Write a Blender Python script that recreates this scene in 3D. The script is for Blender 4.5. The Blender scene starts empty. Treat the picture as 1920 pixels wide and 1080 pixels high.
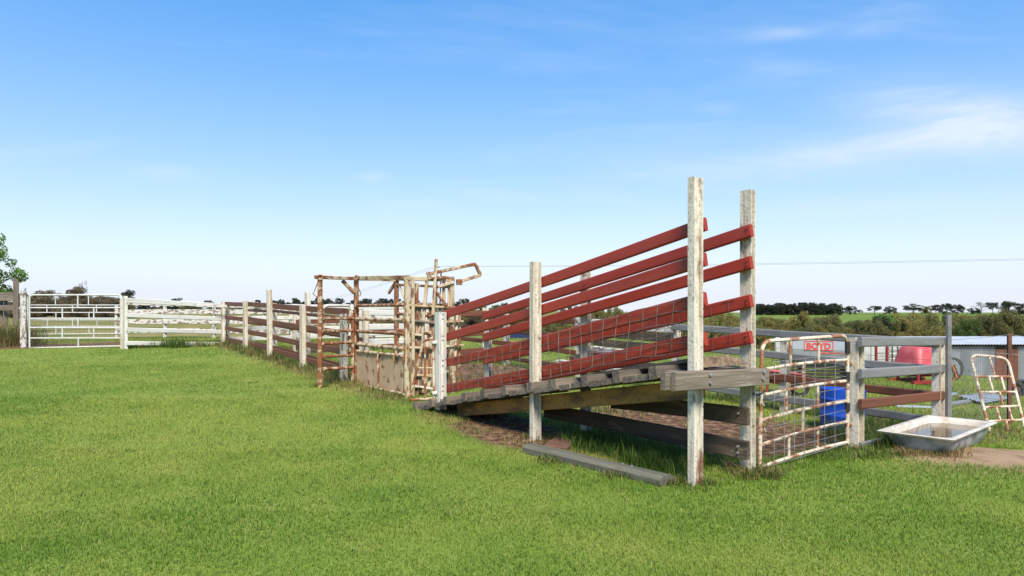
import bpy, bmesh, math, random
import numpy as np
from mathutils import Vector, Matrix, Quaternion
random.seed(7); RNG = np.random.default_rng(11)
scene = bpy.context.scene
C = scene.collection

# ------------------------------------------------------------------ camera
HZ, FPX, CAMH = 578.0, 1280.0, 1.65
cd = bpy.data.cameras.new('camera'); cam = bpy.data.objects.new('camera', cd); C.objects.link(cam)
cam.location = (0, 0, CAMH); cam.rotation_euler = (math.pi/2, 0, 0)
cd.sensor_width = 36; cd.lens = 36*FPX/1920; cd.shift_y = (HZ-540)/1920; cd.clip_end = 5000; cd.clip_start = 0.05
scene.camera = cam

# ------------------------------------------------------------------ light
SUN_EL, SUN_AZ = math.radians(50), math.atan2(0.10, -0.80)      # azimuth: x = sin, y = cos
sdir = Vector((math.sin(SUN_AZ)*math.cos(SUN_EL), math.cos(SUN_AZ)*math.cos(SUN_EL), math.sin(SUN_EL)))
sl = bpy.data.lights.new('sun', 'SUN'); sl.energy = 3.1; sl.angle = math.radians(18); sl.color = (1.0, 0.93, 0.81)
so = bpy.data.objects.new('sun', sl); C.objects.link(so); so.rotation_euler = sdir.to_track_quat('Z', 'Y').to_euler()
world = bpy.data.worlds.new('World'); scene.world = world; world.use_nodes = True
wn, wl = world.node_tree.nodes, world.node_tree.links
wn.clear()
def W(t, **k):
    n = wn.new(t)
    for a, b in k.items(): setattr(n, a, b)
    return n
def wmath(op, a, b=None):
    n = W('ShaderNodeMath', operation=op)
    for i, v in enumerate((a, b)):
        if v is None: continue
        if isinstance(v, (int, float)): n.inputs[i].default_value = v
        else: wl.new(v, n.inputs[i])
    return n.outputs[0]
sky = W('ShaderNodeTexSky', sky_type='NISHITA', sun_disc=False, sun_elevation=SUN_EL, sun_rotation=SUN_AZ, altitude=300,
        air_density=1.0, dust_density=0.0, ozone_density=2.0)
hs = W('ShaderNodeHueSaturation'); hs.inputs['Saturation'].default_value = 2.02; hs.inputs['Hue'].default_value = 0.506; hs.inputs['Value'].default_value = 1.8
gam = W('ShaderNodeGamma'); gam.inputs[1].default_value = 0.6; wl.new(sky.outputs[0], gam.inputs[0]); wl.new(gam.outputs[0], hs.inputs['Color'])
tc = W('ShaderNodeTexCoord'); sep = W('ShaderNodeSeparateXYZ'); wl.new(tc.outputs['Generated'], sep.inputs[0])
X, Y, Z = sep.outputs
zz = wmath('MAXIMUM', Z, 0.02)
comb = W('ShaderNodeCombineXYZ'); wl.new(wmath('DIVIDE', X, wmath('ADD', zz, 0.12)), comb.inputs[0]); wl.new(wmath('DIVIDE', Y, wmath('ADD', zz, 0.12)), comb.inputs[1])
nz = W('ShaderNodeTexNoise'); nz.inputs['Scale'].default_value = 0.55; nz.inputs['Detail'].default_value = 7; nz.inputs['Roughness'].default_value = 0.62; nz.inputs['Distortion'].default_value = 0.5
mp = W('ShaderNodeMapping'); mp.inputs['Scale'].default_value = (0.62, 1.6, 1); mp.inputs['Rotation'].default_value = (0, 0, 0.25); mp.inputs['Location'].default_value = (3.1, 1.2, 0)
wl.new(comb.outputs[0], mp.inputs[0]); wl.new(mp.outputs[0], nz.inputs['Vector'])
rmp = W('ShaderNodeMapRange'); rmp.inputs[1].default_value = 0.54; rmp.inputs[2].default_value = 0.80; wl.new(nz.outputs[0], rmp.inputs[0])
gen = wmath('MULTIPLY', rmp.outputs[0], 0.35)
# wisps of cirrus that stand in view: (tan azimuth, tan elevation, half width, half height, slope, strength)
fine = W('ShaderNodeTexNoise'); fine.inputs['Scale'].default_value = 5; fine.inputs['Detail'].default_value = 8; fine.inputs['Roughness'].default_value = 0.65; fine.inputs['Distortion'].default_value = 0.45
mp2 = W('ShaderNodeMapping'); mp2.inputs['Scale'].default_value = (0.9, 0.9, 4.6); mp2.inputs['Rotation'].default_value = (0, 0.13, 0); wl.new(tc.outputs['Generated'], mp2.inputs[0]); wl.new(mp2.outputs[0], fine.inputs['Vector'])
fr = W('ShaderNodeMapRange'); fr.inputs[1].default_value = 0.30; fr.inputs[2].default_value = 0.76; wl.new(fine.outputs[0], fr.inputs[0])
ysafe = wmath('MAXIMUM', Y, 0.05); A = wmath('DIVIDE', X, ysafe); E = wmath('DIVIDE', Z, ysafe)
tot = None
for (px, py, hw, hh, sl_, st) in [(1610, 280, 260, 26, 0.14, 0.95), (1770, 205, 170, 50, -0.12, 0.85), (1870, 235, 150, 55, 0.0, 0.55), (1660, 35, 95, 24, 0.22, 0.42), (1470, 62, 85, 14, 0.08, 0.40),
                                  (1495, 128, 75, 13, 0.0, 0.40), (1660, 385, 260, 22, 0.05, 0.35), (310, 325, 62, 14, -0.05, 0.5), (700, 332, 30, 9, 0.0, 0.35), (760, 385, 110, 20, 0.0, 0.28), (1350, 205, 40, 12, 0, .25), (930, 365, 90, 14, -0.1, 0.3), (1150, 372, 90, 14, -0.1, 0.25)]:
    a0, e0 = (px-960)/FPX, (HZ-py)/FPX
    da = wmath('SUBTRACT', A, a0)
    de = wmath('SUBTRACT', wmath('SUBTRACT', E, e0), wmath('MULTIPLY', da, sl_))
    q = wmath('ADD', wmath('POWER', wmath('DIVIDE', da, hw/FPX), 2.0), wmath('POWER', wmath('DIVIDE', de, hh/FPX), 2.0))
    g = wmath('MULTIPLY', wmath('EXPONENT', wmath('MULTIPLY', q, -1.0)), st)
    tot = g if tot is None else wmath('ADD', tot, g)
wis = wmath('MULTIPLY', wmath('MULTIPLY', tot, wmath('GREATER_THAN', Y, 0.05)), fr.outputs[0])
cl = wmath('MINIMUM', wmath('ADD', gen, wis), 0.85)
hz = wmath('MULTIPLY', wmath('EXPONENT', wmath('MULTIPLY', zz, -4.7)), 1.0)      # pale haze low down, all round the horizon
mh = W('ShaderNodeMix', data_type='RGBA'); wl.new(hz, mh.inputs[0]); wl.new(hs.outputs[0], mh.inputs[6]); mh.inputs[7].default_value = (3.4, 3.68, 4.4, 1)
mix = W('ShaderNodeMix', data_type='RGBA'); wl.new(cl, mix.inputs[0]); wl.new(mh.outputs[2], mix.inputs[6]); mix.inputs[7].default_value = (3.7, 4.1, 4.6, 1)
bg = W('ShaderNodeBackground'); bg.inputs['Strength'].default_value = 0.098; wl.new(mix.outputs[2], bg.inputs['Color'])
out = W('ShaderNodeOutputWorld'); wl.new(bg.outputs[0], out.inputs[0])
vs = scene.view_settings; vs.view_transform = 'Standard'; vs.look = 'None'; vs.exposure = 1.2; vs.gamma = 1; vs.use_curve_mapping = False

# ------------------------------------------------------------------ terrain
def ss(a, b, x):
    t = np.clip((x-a)/(b-a), 0, 1); return t*t*(3-2*t)
def vnoise(x, y, s, seed=0):
    r = np.random.default_rng(seed).random((64, 64))
    u, v = np.asarray(x, float)/s + 1000, np.asarray(y, float)/s + 1000
    i, j = np.floor(u).astype(int), np.floor(v).astype(int); fu, fv = u-i, v-j
    fu, fv = fu*fu*(3-2*fu), fv*fv*(3-2*fv)
    a = r[i % 64, j % 64]; b = r[(i+1) % 64, j % 64]; c = r[i % 64, (j+1) % 64]; d = r[(i+1) % 64, (j+1) % 64]
    return (a*(1-fu)+b*fu)*(1-fv) + (c*(1-fu)+d*fu)*fv
def fbm(x, y, s, seed=0):
    return (vnoise(x, y, s, seed) + .5*vnoise(x, y, s/2.1, seed+1) + .25*vnoise(x, y, s/4.3, seed+2))/1.75
def zg(x, y):
    x, y = np.asarray(x, float), np.asarray(y, float)
    fall = np.minimum(0.128*1.5*np.logaddexp(0, (x-6.9)/1.5), 5.2)
    near = 0.35*ss(7, 26, y) - fall
    r = x/np.maximum(np.abs(y), 1.0)
    m = ss(-0.20, 0.24, r)
    far = (1-m)*(0.45+0.5*ss(60, 220, y)) + m*(-5.4 + 3.9*ss(150, 350, y) - 2.0*ss(370, 800, y))
    w = ss(32, 95, np.hypot(x, y))
    bump = (fbm(x, y, 2.4, 5)-.5)*0.05*ss(2.5, 5, np.hypot(x, y))
    mound = .12*np.exp(-((x-5.25)/1.35)**2-((y-7.55)/.85)**2)
    return near*(1-w) + far*w + bump*(1-w) + mound
def gz(x, y): return float(zg(x, y))
def ray(px, py): return Vector(((px-960)/FPX, 1.0, (HZ-py)/FPX))
def AT(px, py, d): r = ray(px, py); return Vector((r.x*d, d, CAMH + r.z*d))
def G(px, py):
    r = ray(px, py); d = 3.0
    while d < 400:
        p = r*d
        if CAMH + p.z <= gz(p.x, p.y): break
        d += 0.02 + d*0.002
    return Vector((p.x, p.y, gz(p.x, p.y)))
# yard frame: s runs along the yards away from the ramp's head, v across them
F0 = Vector((1.72, 6.40)); U = Vector((-0.556, 0.831)).normalized(); V = Vector((U.y, -U.x))
def SV(s, v, z=0.0): p = F0 + U*s + V*v; return Vector((p.x, p.y, z))
def SVG(s, v, h=0.0): p = SV(s, v); p.z = gz(p.x, p.y) + h; return p
def plane_hit(px, py, P, n):
    r = ray(px, py); d = (P - Vector((0, 0))).dot(n) / (r.x*n.x + r.y*n.y)
    return Vector((r.x*d, d, CAMH + r.z*d))
def PV(px, py, v): return plane_hit(px, py, F0 + V*v, V)      # on the vertical plane v = const
def PS(px, py, s): return plane_hit(px, py, F0 + U*s, U)      # on the vertical plane s = const
def s_of(p): return (Vector((p[0], p[1]))-F0).dot(U)
def v_of(p): return (Vector((p[0], p[1]))-F0).dot(V)

# ------------------------------------------------------------------ materials
MATS = {}
def mat(name, base, layers=(), rough=0.7, metal=0.0, bump=0.0, bscale=40, bstretch=(1, 1, 1), vary=0.0, spec=0.4, attr=None):
    """layers: (colour, scale, (sx,sy,sz), lo, hi, strength) noise-masked coats over the base colour"""
    m = bpy.data.materials.new(name); m.use_nodes = True; MATS[name] = m
    nt = m.node_tree; N, L = nt.nodes, nt.links
    bs = N['Principled BSDF']; bs.inputs['Roughness'].default_value = rough; bs.inputs['Metallic'].default_value = metal
    bs.inputs['Specular IOR Level'].default_value = spec
    tc = N.new('ShaderNodeTexCoord'); oi = N.new('ShaderNodeObjectInfo')
    vm = N.new('ShaderNodeVectorMath'); vm.operation = 'SCALE'; vm.inputs[0].default_value = (37, 53, 71); L.new(oi.outputs['Random'], vm.inputs['Scale'])
    ad = N.new('ShaderNodeVectorMath'); L.new(tc.outputs['Object'], ad.inputs[0]); L.new(vm.outputs[0], ad.inputs[1])
    co = None
    rgb = N.new('ShaderNodeRGB'); rgb.outputs[0].default_value = (*base, 1); co = rgb.outputs[0]
    for (col, sc, st, lo, hi, k) in layers:
        mp = N.new('ShaderNodeMapping'); mp.inputs['Scale'].default_value = st; L.new(ad.outputs[0], mp.inputs[0])
        nz = N.new('ShaderNodeTexNoise'); nz.inputs['Scale'].default_value = sc; nz.inputs['Detail'].default_value = 6; nz.inputs['Roughness'].default_value = 0.62
        L.new(mp.outputs[0], nz.inputs['Vector'])
        mr = N.new('ShaderNodeMapRange'); mr.inputs[1].default_value = lo; mr.inputs[2].default_value = hi; mr.inputs[4].default_value = k; L.new(nz.outputs[0], mr.inputs[0])
        mx = N.new('ShaderNodeMix'); mx.data_type = 'RGBA'; L.new(mr.outputs[0], mx.inputs[0]); L.new(co, mx.inputs[6]); mx.inputs[7].default_value = (*col, 1); co = mx.outputs[2]
    if attr:
        at = N.new('ShaderNodeAttribute'); at.attribute_name = attr
        mx = N.new('ShaderNodeMix'); mx.data_type = 'RGBA'; mx.blend_type = 'MULTIPLY'; mx.inputs[0].default_value = 1; L.new(co, mx.inputs[6]); L.new(at.outputs['Color'], mx.inputs[7]); co = mx.outputs[2]
    if vary:
        hsv = N.new('ShaderNodeHueSaturation'); mr = N.new('ShaderNodeMapRange'); mr.inputs[3].default_value = 1-vary; mr.inputs[4].default_value = 1+vary
        L.new(oi.outputs['Random'], mr.inputs[0]); L.new(mr.outputs[0], hsv.inputs['Value']); L.new(co, hsv.inputs['Color']); co = hsv.outputs[0]
    L.new(co, bs.inputs['Base Color'])
    if bump:
        mp = N.new('ShaderNodeMapping'); mp.inputs['Scale'].default_value = bstretch; L.new(ad.outputs[0], mp.inputs[0])
        nz = N.new('ShaderNodeTexNoise'); nz.inputs['Scale'].default_value = bscale; nz.inputs['Detail'].default_value = 6; L.new(mp.outputs[0], nz.inputs['Vector'])
        bp = N.new('ShaderNodeBump'); bp.inputs['Strength'].default_value = bump; bp.inputs['Distance'].default_value = 0.02; L.new(nz.outputs[0], bp.inputs['Height']); L.new(bp.outputs[0], bs.inputs['Normal'])
    return m
ONE = (1, 1, 1); LONG = (0.12, 1, 1)
RUST = (0.16, 0.055, 0.022)
mat('white_post', (0.62, 0.57, 0.475), [((0.42, 0.35, 0.24), 8, LONG, .44, .66, .8), ((0.27, 0.235, 0.16), 26, (.6, 1, 1), .56, .64, .7), ((0.10, 0.11, 0.04), 5, ONE, .66, .70, .85), ((0.30, 0.22, 0.13), 16, (.05, 1, 1), .54, .64, .75), ((0.05, 0.045, 0.035), 40, (.5, 1, 1), .64, .68, .9), (RUST, 4, (0.35, 1, 1), .61, .67, .85)], .75, bump=.35, bscale=30)
mat('white_clean', (0.60, 0.58, 0.53), [((0.45, 0.42, 0.36), 7, LONG, .44, .68, .75), ((0.30, 0.25, 0.18), 14, (.3, 1, 1), .58, .68, .7), ((0.13, 0.075, 0.045), 30, ONE, .64, .69, .85)], .7, bump=.2, bscale=30)
mat('white_flaky', (0.55, 0.52, 0.47), [((0.17, 0.12, 0.085), 12, (0.4, 1, 1), .50, .56, .95), ((0.07, 0.05, 0.035), 30, ONE, .60, .66, .8)], .85, bump=.6, bscale=24)
mat('white_tube', (0.56, 0.55, 0.51), [((0.42, 0.40, 0.36), 5, ONE, .45, .65, .7), ((0.25, 0.13, 0.07), 14, ONE, .62, .67, .85)], .5)
mat('red_rail', (0.31, 0.031, 0.0135), [((0.21, 0.021, 0.010), 6, LONG, .45, .7, .7), ((0.42, 0.15, 0.11), 60, (0.3, 1, 1), .70, .76, .5), ((.24, .06, .045), 3, ONE, .5, .8, .5)], .42, bump=.08, bscale=60)
mat('brown_rail', (0.145, 0.052, 0.026), [((0.085, 0.032, 0.017), 5, LONG, .45, .7, .8), ((0.19, 0.10, 0.065), 25, (0.2, 1, 1), .62, .72, .6)], .65, bump=.12)
mat('brown_dark', (0.075, 0.036, 0.022), [((0.12, 0.065, 0.04), 8, LONG, .45, .7, .8)], .8, bump=.2)
mat('galv', (0.20, 0.20, 0.195), [((0.13, 0.13, 0.128), 7, LONG, .42, .66, .8), ((0.38, 0.40, 0.41), 40, (0.3, 1, 1), .60, .70, .7), ((.22, .19, .16), 3, ONE, .5, .7, .6)], .6, metal=.1, bump=.1)
mat('alloy', (0.42, 0.44, 0.46), [((0.26, 0.27, 0.28), 8, LONG, .45, .7, .7)], .45, metal=.5)
mat('rust_cream', (0.50, 0.41, 0.27), [((0.36, 0.24, 0.11), 6, (0.35, 1, 1), .48, .62, .8), (RUST, 8, (0.4, 1, 1), .50, .58, .95), ((0.07, 0.03, 0.018), 18, ONE, .60, .68, .8)], .75, bump=.35, bscale=40)
mat('rust_heavy', (0.23, 0.083, 0.032), [((0.50, 0.40, 0.26), 9, (0.4, 1, 1), .50, .57, .9), ((0.085, 0.035, 0.02), 14, ONE, .5, .66, .8), ((0.36, 0.20, 0.06), 10, ONE, .62, .70, .7)], .8, bump=.35, bscale=40)
mat('rust_white', (0.60, 0.52, 0.41), [((0.46, 0.33, 0.21), 4, ONE, .45, .6, .7), ((0.27, 0.10, 0.042), 7, (0.5, 1, 1), .49, .56, .95), ((0.11, 0.045, 0.025), 16, ONE, .58, .66, .8)], .7, bump=.3, bscale=40)
mat('crush_sheet', (0.46, 0.32, 0.19), [((0.36, 0.25, 0.15), 2.5, ONE, .45, .65, .7), ((0.17, 0.07, 0.035), 5, ONE, .57, .62, .9), ((0.10, 0.06, 0.05), 22, (1, 1, .5), .66, .70, .8)], .7, bump=.2)
mat('deck_timber', (0.165, 0.128, 0.096), [((0.09, 0.075, 0.06), 9, LONG, .42, .66, .85), ((0.26, 0.215, 0.165), 22, (0.06, 1, 1), .52, .7, .7), ((0.03, 0.025, 0.02), 30, (0.1, 1, 1), .62, .7, .8)], .9, bump=.7, bscale=26, bstretch=(0.12, 1, 1), vary=.22)
mat('grey_timber', (0.185, 0.148, 0.108), [((0.105, 0.085, 0.064), 7, LONG, .42, .66, .8), ((0.31, 0.27, 0.22), 26, (0.06, 1, 1), .55, .7, .7), ((0.05, 0.04, 0.03), 22, (0.5, 1, 1), .63, .70, .85), ((.12, .12, .05), 5, ONE, .6, .72, .5)], .9, bump=.7, bscale=24, bstretch=(0.12, 1, 1))
mat('dark_timber', (0.085, 0.062, 0.042), [((0.035, 0.026, 0.02), 7, LONG, .42, .62, .9), ((0.21, 0.165, 0.11), 5, (0.3, 1, 1), .56, .70, .75)], .9, bump=.6, bscale=24, bstretch=(0.12, 1, 1))
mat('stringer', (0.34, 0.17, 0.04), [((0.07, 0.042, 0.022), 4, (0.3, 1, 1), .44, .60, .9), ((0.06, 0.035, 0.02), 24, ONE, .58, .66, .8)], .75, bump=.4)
mat('green_plank', (0.125, 0.117, 0.082), [((0.075, 0.075, 0.055), 7, LONG, .42, .66, .8), ((0.21, 0.21, 0.175), 24, (0.06, 1, 1), .55, .7, .7)], .85, bump=.5, bscale=24, bstretch=(0.12, 1, 1))
mat('brick_red', (0.15, 0.07, 0.045), [((0.08, 0.045, 0.03), 6, ONE, .45, .65, .8)], .9, bump=.4)
mat('mud', (0.21, 0.145, 0.09), [((0.10, 0.065, 0.04), 14, ONE, .45, .6, .9), ((0.32, 0.25, 0.17), 22, ONE, .58, .68, .7)], .95, bump=.9, bscale=35)
mat('navy', (0.012, 0.024, 0.075), [((0.03, 0.03, 0.04), 5, ONE, .5, .7, .6)], .5)
mat('wire', (0.17, 0.14, 0.12), [((0.10, 0.05, 0.03), 9, ONE, .5, .6, .8)], .6, metal=.3)
mat('wire_grey', (0.30, 0.30, 0.29), [((0.14, 0.12, 0.11), 6, ONE, .5, .6, .8)], .5, metal=.4)
mat('bolt', (0.40, 0.40, 0.40), [((0.15, 0.11, 0.09), 30, ONE, .5, .6, .8)], .5, metal=.6)
mat('black_rubber', (0.022, 0.022, 0.023), [((0.06, 0.055, 0.05), 10, ONE, .55, .7, .6)], .8)
mat('enamel', (0.58, 0.54, 0.46), [((0.42, 0.33, 0.23), 4, ONE, .42, .62, .8), ((0.22, 0.12, 0.06), 12, ONE, .61, .68, .6)], .35, bump=.05)
mat('bath_under', (0.40, 0.40, 0.385), [((0.12, 0.12, 0.115), 4, ONE, .45, .62, .85), ((0.62, 0.62, 0.60), 9, ONE, .6, .7, .5)], .55, bump=.1)
mat('murky_water', (0.165, 0.105, 0.055), [((0.09, 0.06, 0.03), 5, ONE, .4, .6, .8)], .12, spec=.4)
mat('blue_plastic', (0.012, 0.075, 0.44), [((0.02, 0.05, 0.25), 5, ONE, .5, .7, .6)], .42)
mat('red_plastic', (0.44, 0.060, 0.068), [((0.52, 0.16, 0.16), 3, ONE, .45, .7, .7)], .45)
mat('red_dark', (0.26, 0.02, 0.018), [((0.1, 0.02, 0.015), 6, ONE, .5, .65, .8)], .5)
mat('orange', (0.62, 0.16, 0.02), [((0.35, 0.09, 0.02), 8, ONE, .5, .7, .6)], .5)
mat('silver_paint', (0.43, 0.46, 0.49), [((0.30, 0.32, 0.34), 2, ONE, .45, .7, .6), ((0.2, 0.18, 0.15), 18, ONE, .66, .72, .6)], .45, metal=.3)
mat('sign_red', (0.68, 0.055, 0.02), [((0.55, 0.05, 0.03), 12, ONE, .5, .7, .6)], .5)
mat('dark_steel', (0.045, 0.042, 0.04), [((0.09, 0.06, 0.045), 8, ONE, .5, .65, .8)], .7)
mat('cabinet', (0.46, 0.46, 0.42), [((0.30, 0.29, 0.26), 4, ONE, .45, .68, .7)], .6)
mat('iron_sheet', (0.27, 0.285, 0.30), [((0.19, 0.20, 0.215), 1.6, (1, 1, .2), .42, .66, .85), ((0.14, 0.10, 0.075), 5, (1, 1, .3), .64, .72, .6)], .5, metal=.35, vary=.14)
mat('iron_roof', (0.56, 0.57, 0.58), [((0.42, 0.42, 0.42), 2, ONE, .45, .68, .7)], .5, metal=.2)
mat('iron_rust', (0.15, 0.055, 0.03), [((0.08, 0.032, 0.02), 4, (1, 1, .3), .45, .62, .8), ((.25, .12, .07), 9, ONE, .6, .7, .6)], .85)
mat('pole_wood', (0.15, 0.125, 0.10), [((0.08, 0.065, 0.05), 6, LONG, .45, .66, .8)], .9, bump=.4)
mat('bark', (0.13, 0.105, 0.085), [((0.06, 0.048, 0.04), 3, ONE, .45, .6, .8)], .95)
mat('bark_pale', (0.34, 0.31, 0.27), [((0.17, 0.14, 0.12), 3, ONE, .45, .6, .8)], .9)
def translucent(m, k):
    N, L = m.node_tree.nodes, m.node_tree.links; b = N['Principled BSDF']; t_ = N.new('ShaderNodeBsdfTranslucent'); x = N.new('ShaderNodeMixShader'); x.inputs[0].default_value = k
    L.new(b.inputs['Base Color'].links[0].from_socket, t_.inputs['Color']); L.new(b.outputs[0], x.inputs[1]); L.new(t_.outputs[0], x.inputs[2]); L.new(x.outputs[0], N['Material Output'].inputs['Surface'])
def leafmat(n, a, b, c): translucent(mat(n, a, [(b, 3, ONE, .40, .62, 1), (c, 6, ONE, .52, .70, .8)], .7, vary=.16, spec=.2), .4)
leafmat('leaf_bright', (0.13, 0.25, 0.024), (0.07, 0.145, 0.015), (0.19, 0.32, 0.04))
leafmat('leaf_olive', (0.19, 0.185, 0.065), (0.13, 0.13, 0.052), (0.27, 0.245, 0.095))
leafmat('leaf_brown', (0.18, 0.14, 0.075), (0.12, 0.097, 0.054), (0.25, 0.195, 0.105))
leafmat('leaf_dark', (0.048, 0.058, 0.034), (0.03, 0.038, 0.024), (0.072, 0.084, 0.048))
leafmat('leaf_green', (0.11, 0.17, 0.036), (0.07, 0.115, 0.03), (0.16, 0.22, 0.055))
leafmat('leaf_scrub', (0.27, 0.235, 0.07), (0.18, 0.165, 0.056), (0.36, 0.29, 0.095))
leafmat('leaf_grey', (0.115, 0.12, 0.10), (0.07, 0.075, 0.062), (0.17, 0.17, 0.15))

# ------------------------------------------------------------------ object helpers
def link(o, parent=None):
    C.objects.link(o)
    if parent is not None: o.parent = parent
    return o
def tag(o, label, cat, group=None, kind=None):
    if label: o['label'] = label
    if cat: o['category'] = cat
    if group: o['group'] = group
    if kind: o['kind'] = kind
    return o
def thing(name, loc, label, cat, group=None):
    o = bpy.data.objects.new(name, None); o.location = loc; o.empty_display_size = .2; link(o)
    return tag(o, label, cat, group)
def mesh(name, vs_, fs, m, smooth=False):
    me = bpy.data.meshes.new(name); me.from_pydata([tuple(v) for v in vs_], [], fs); me.materials.append(MATS[m])
    if smooth:
        for p in me.polygons: p.use_smooth = True
        me.set_sharp_from_angle(angle=math.radians(40))
    me.update(); return me
def rel(o, parent, M_):
    """world matrix under a parent chain of pure translations"""
    off = Vector((0, 0, 0)); p = parent
    M2 = M_.copy()
    if parent is not None:
        PM = Matrix.Identity(4); chain = []; q = parent
        while q is not None: chain.append(q); q = q.parent
        for q in reversed(chain): PM = PM @ q.matrix_basis
        M2 = PM.inverted() @ M_
    o.matrix_basis = M2
    return o
def put(name, me, parent, M_):
    o = bpy.data.objects.new(name, me); link(o, parent); return rel(o, parent, M_)
def rect(h, w, c=0.008):           # profile in (side, up): w sideways, h upwards
    a, b = w/2, h/2; c = min(c, a*.6, b*.6)
    return [(-a+c, -b), (a-c, -b), (a, -b+c), (a, b-c), (a-c, b), (-a+c, b), (-a, b-c), (-a, -b+c)]
def oval(h, w, n=4, r=None):
    a, b = w/2, h/2; r = r or a*.95; P = []
    for cx, cy, a0 in ((a-r, -b+r, -90), (a-r, b-r, 0), (-a+r, b-r, 90), (-a+r, -b+r, 180)):
        for k in range(n): t = math.radians(a0 + 90*k/(n-1)); P.append((cx+r*math.cos(t), cy+r*math.sin(t)))
    return P
def circ(r, n=8): return [(r*math.cos(2*math.pi*k/n), r*math.sin(2*math.pi*k/n)) for k in range(n)]
def ibeam(depth, width, tf=0.012, tw=0.012):   # flanges are 'width' long, 'depth' apart (side axis = depth)
    d, w = depth/2, width/2; t = tw/2
    return [(-d, -w), (-d+tf, -w), (-d+tf*1.5, -t), (d-tf*1.5, -t), (d-tf, -w), (d, -w), (d, w), (d-tf, w), (d-tf*1.5, t), (-d+tf*1.5, t), (-d+tf, w), (-d, w)]
def bar(name, parent, p, q, prof, m, up=(0, 0, 1), smooth=False, taper=1.0, bend=0.0, seg=1):
    p, q = Vector(p), Vector(q); d = q-p; Ln = d.length; x = d.normalized(); up = Vector(up)
    if abs(x.dot(up.normalized())) > .98: up = Vector((0, 1, 0)) if abs(x.y) < .9 else Vector((1, 0, 0))
    y = up.cross(x).normalized(); z = x.cross(y)
    M_ = Matrix((x, y, z)).transposed().to_4x4(); M_.translation = p
    n = len(prof); vs_ = []
    for k in range(seg+1):
        t = k/seg; sc = 1+(taper-1)*t; b = bend*4*t*(1-t)
        vs_ += [(Ln*t, a*sc, c*sc+b) for a, c in prof]
    fs = [(k*n+i, k*n+(i+1) % n, (k+1)*n+(i+1) % n, (k+1)*n+i) for k in range(seg) for i in range(n)]
    fs = [f[::-1] for f in fs] if False else fs
    fs.append(tuple(range(n))[::-1]); fs.append(tuple(range(seg*n, seg*n+n)))
    me = mesh(name, vs_, fs, m, smooth)
    return put(name, me, parent, M_)
def post(name, parent, base, h, prof, m, side=None, sink=.25, lean=(0, 0), **k):
    """upright; prof side axis lies along 'side' (default V)"""
    sd = Vector((side.x, side.y, 0)) if side is not None else Vector((V.x, V.y, 0))
    p = Vector(base) - Vector((0, 0, sink)); q = Vector(base) + Vector((lean[0], lean[1], h))
    return bar(name, parent, p, q, prof, m, up=Vector((0, 0, 1)).cross(sd) * -1, **k)
def sweep(pts, r, n=7, closed=False):
    pts = [Vector(p) for p in pts]; vs_, fs = [], []; N_ = len(pts); last = None
    for i, p in enumerate(pts):
        a = pts[i-1] if (i > 0 or closed) else p; b = pts[(i+1) % N_] if (i < N_-1 or closed) else p
        t = (b-a).normalized()
        if last is None: nrm = t.orthogonal().normalized()
        else: nrm = (last - t*last.dot(t)).normalized()
        last = nrm; bi = t.cross(nrm); rr = r[i] if isinstance(r, (list, tuple)) else r
        for k in range(n): c = 2*math.pi*k/n; vs_.append(p + (nrm*math.cos(c) + bi*math.sin(c))*rr)
    R_ = N_ if closed else N_-1
    for i in range(R_):
        for k in range(n): fs.append((i*n+k, i*n+(k+1) % n, ((i+1) % N_)*n+(k+1) % n, ((i+1) % N_)*n+k))
    if not closed: fs.append(tuple(range(n))[::-1]); fs.append(tuple(range((N_-1)*n, N_*n)))
    return vs_, fs
def tube(name, parent, pts, r, m, n=7, closed=False):
    o0 = Vector(pts[0]); vs_, fs = sweep([Vector(p)-o0 for p in pts], r, n, closed)
    return put(name, mesh(name, vs_, fs, m, True), parent, Matrix.Translation(o0))
def tubes(name, parent, lines, r, m, n=4):
    """several wires of one netting as one part"""
    o0 = Vector(lines[0][0]); vs_, fs = [], []
    for l in lines:
        a, b = sweep([Vector(p)-o0 for p in l], r, n); k = len(vs_); vs_ += a; fs += [tuple(i+k for i in f) for f in b]
    return put(name, mesh(name, vs_, fs, m, False), parent, Matrix.Translation(o0))
def box_part(name, parent, p, size, m, rotz=0, bev=0.01):
    x, y, z = (s/2 for s in size); bm = bmesh.new(); bmesh.ops.create_cube(bm, size=1)
    for v in bm.verts: v.co = Vector((v.co.x*size[0], v.co.y*size[1], v.co.z*size[2]))
    if bev: bmesh.ops.bevel(bm, geom=bm.edges[:], offset=bev, segments=1, affect='EDGES')
    me = bpy.data.meshes.new(name); bm.to_mesh(me); bm.free(); me.materials.append(MATS[m])
    return put(name, me, parent, Matrix.Translation(Vector(p)) @ Matrix.Rotation(rotz, 4, 'Z'))
def bolt(parent, p, nrm, r=.014, m='bolt'):
    nrm = Vector(nrm).normalized()
    return bar('bolt', parent, p, Vector(p)+nrm*.014, circ(r, 6), m)
def smooth_path(pts, rad=.1, k=4):
    """round the corners of a polyline"""
    pts = [Vector(p) for p in pts]; o = [pts[0]]
    for a, b, c in zip(pts, pts[1:], pts[2:]):
        r_ = min(rad, (a-b).length*.45, (c-b).length*.45); u, w = b+(a-b).normalized()*r_, b+(c-b).normalized()*r_
        for i in range(k+1): t = i/k; o.append(u*(1-t)**2 + b*2*t*(1-t) + w*t*t)
    o.append(pts[-1]); return o
V3 = Vector((V.x, V.y, 0)); U3 = Vector((U.x, U.y, 0))

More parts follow.
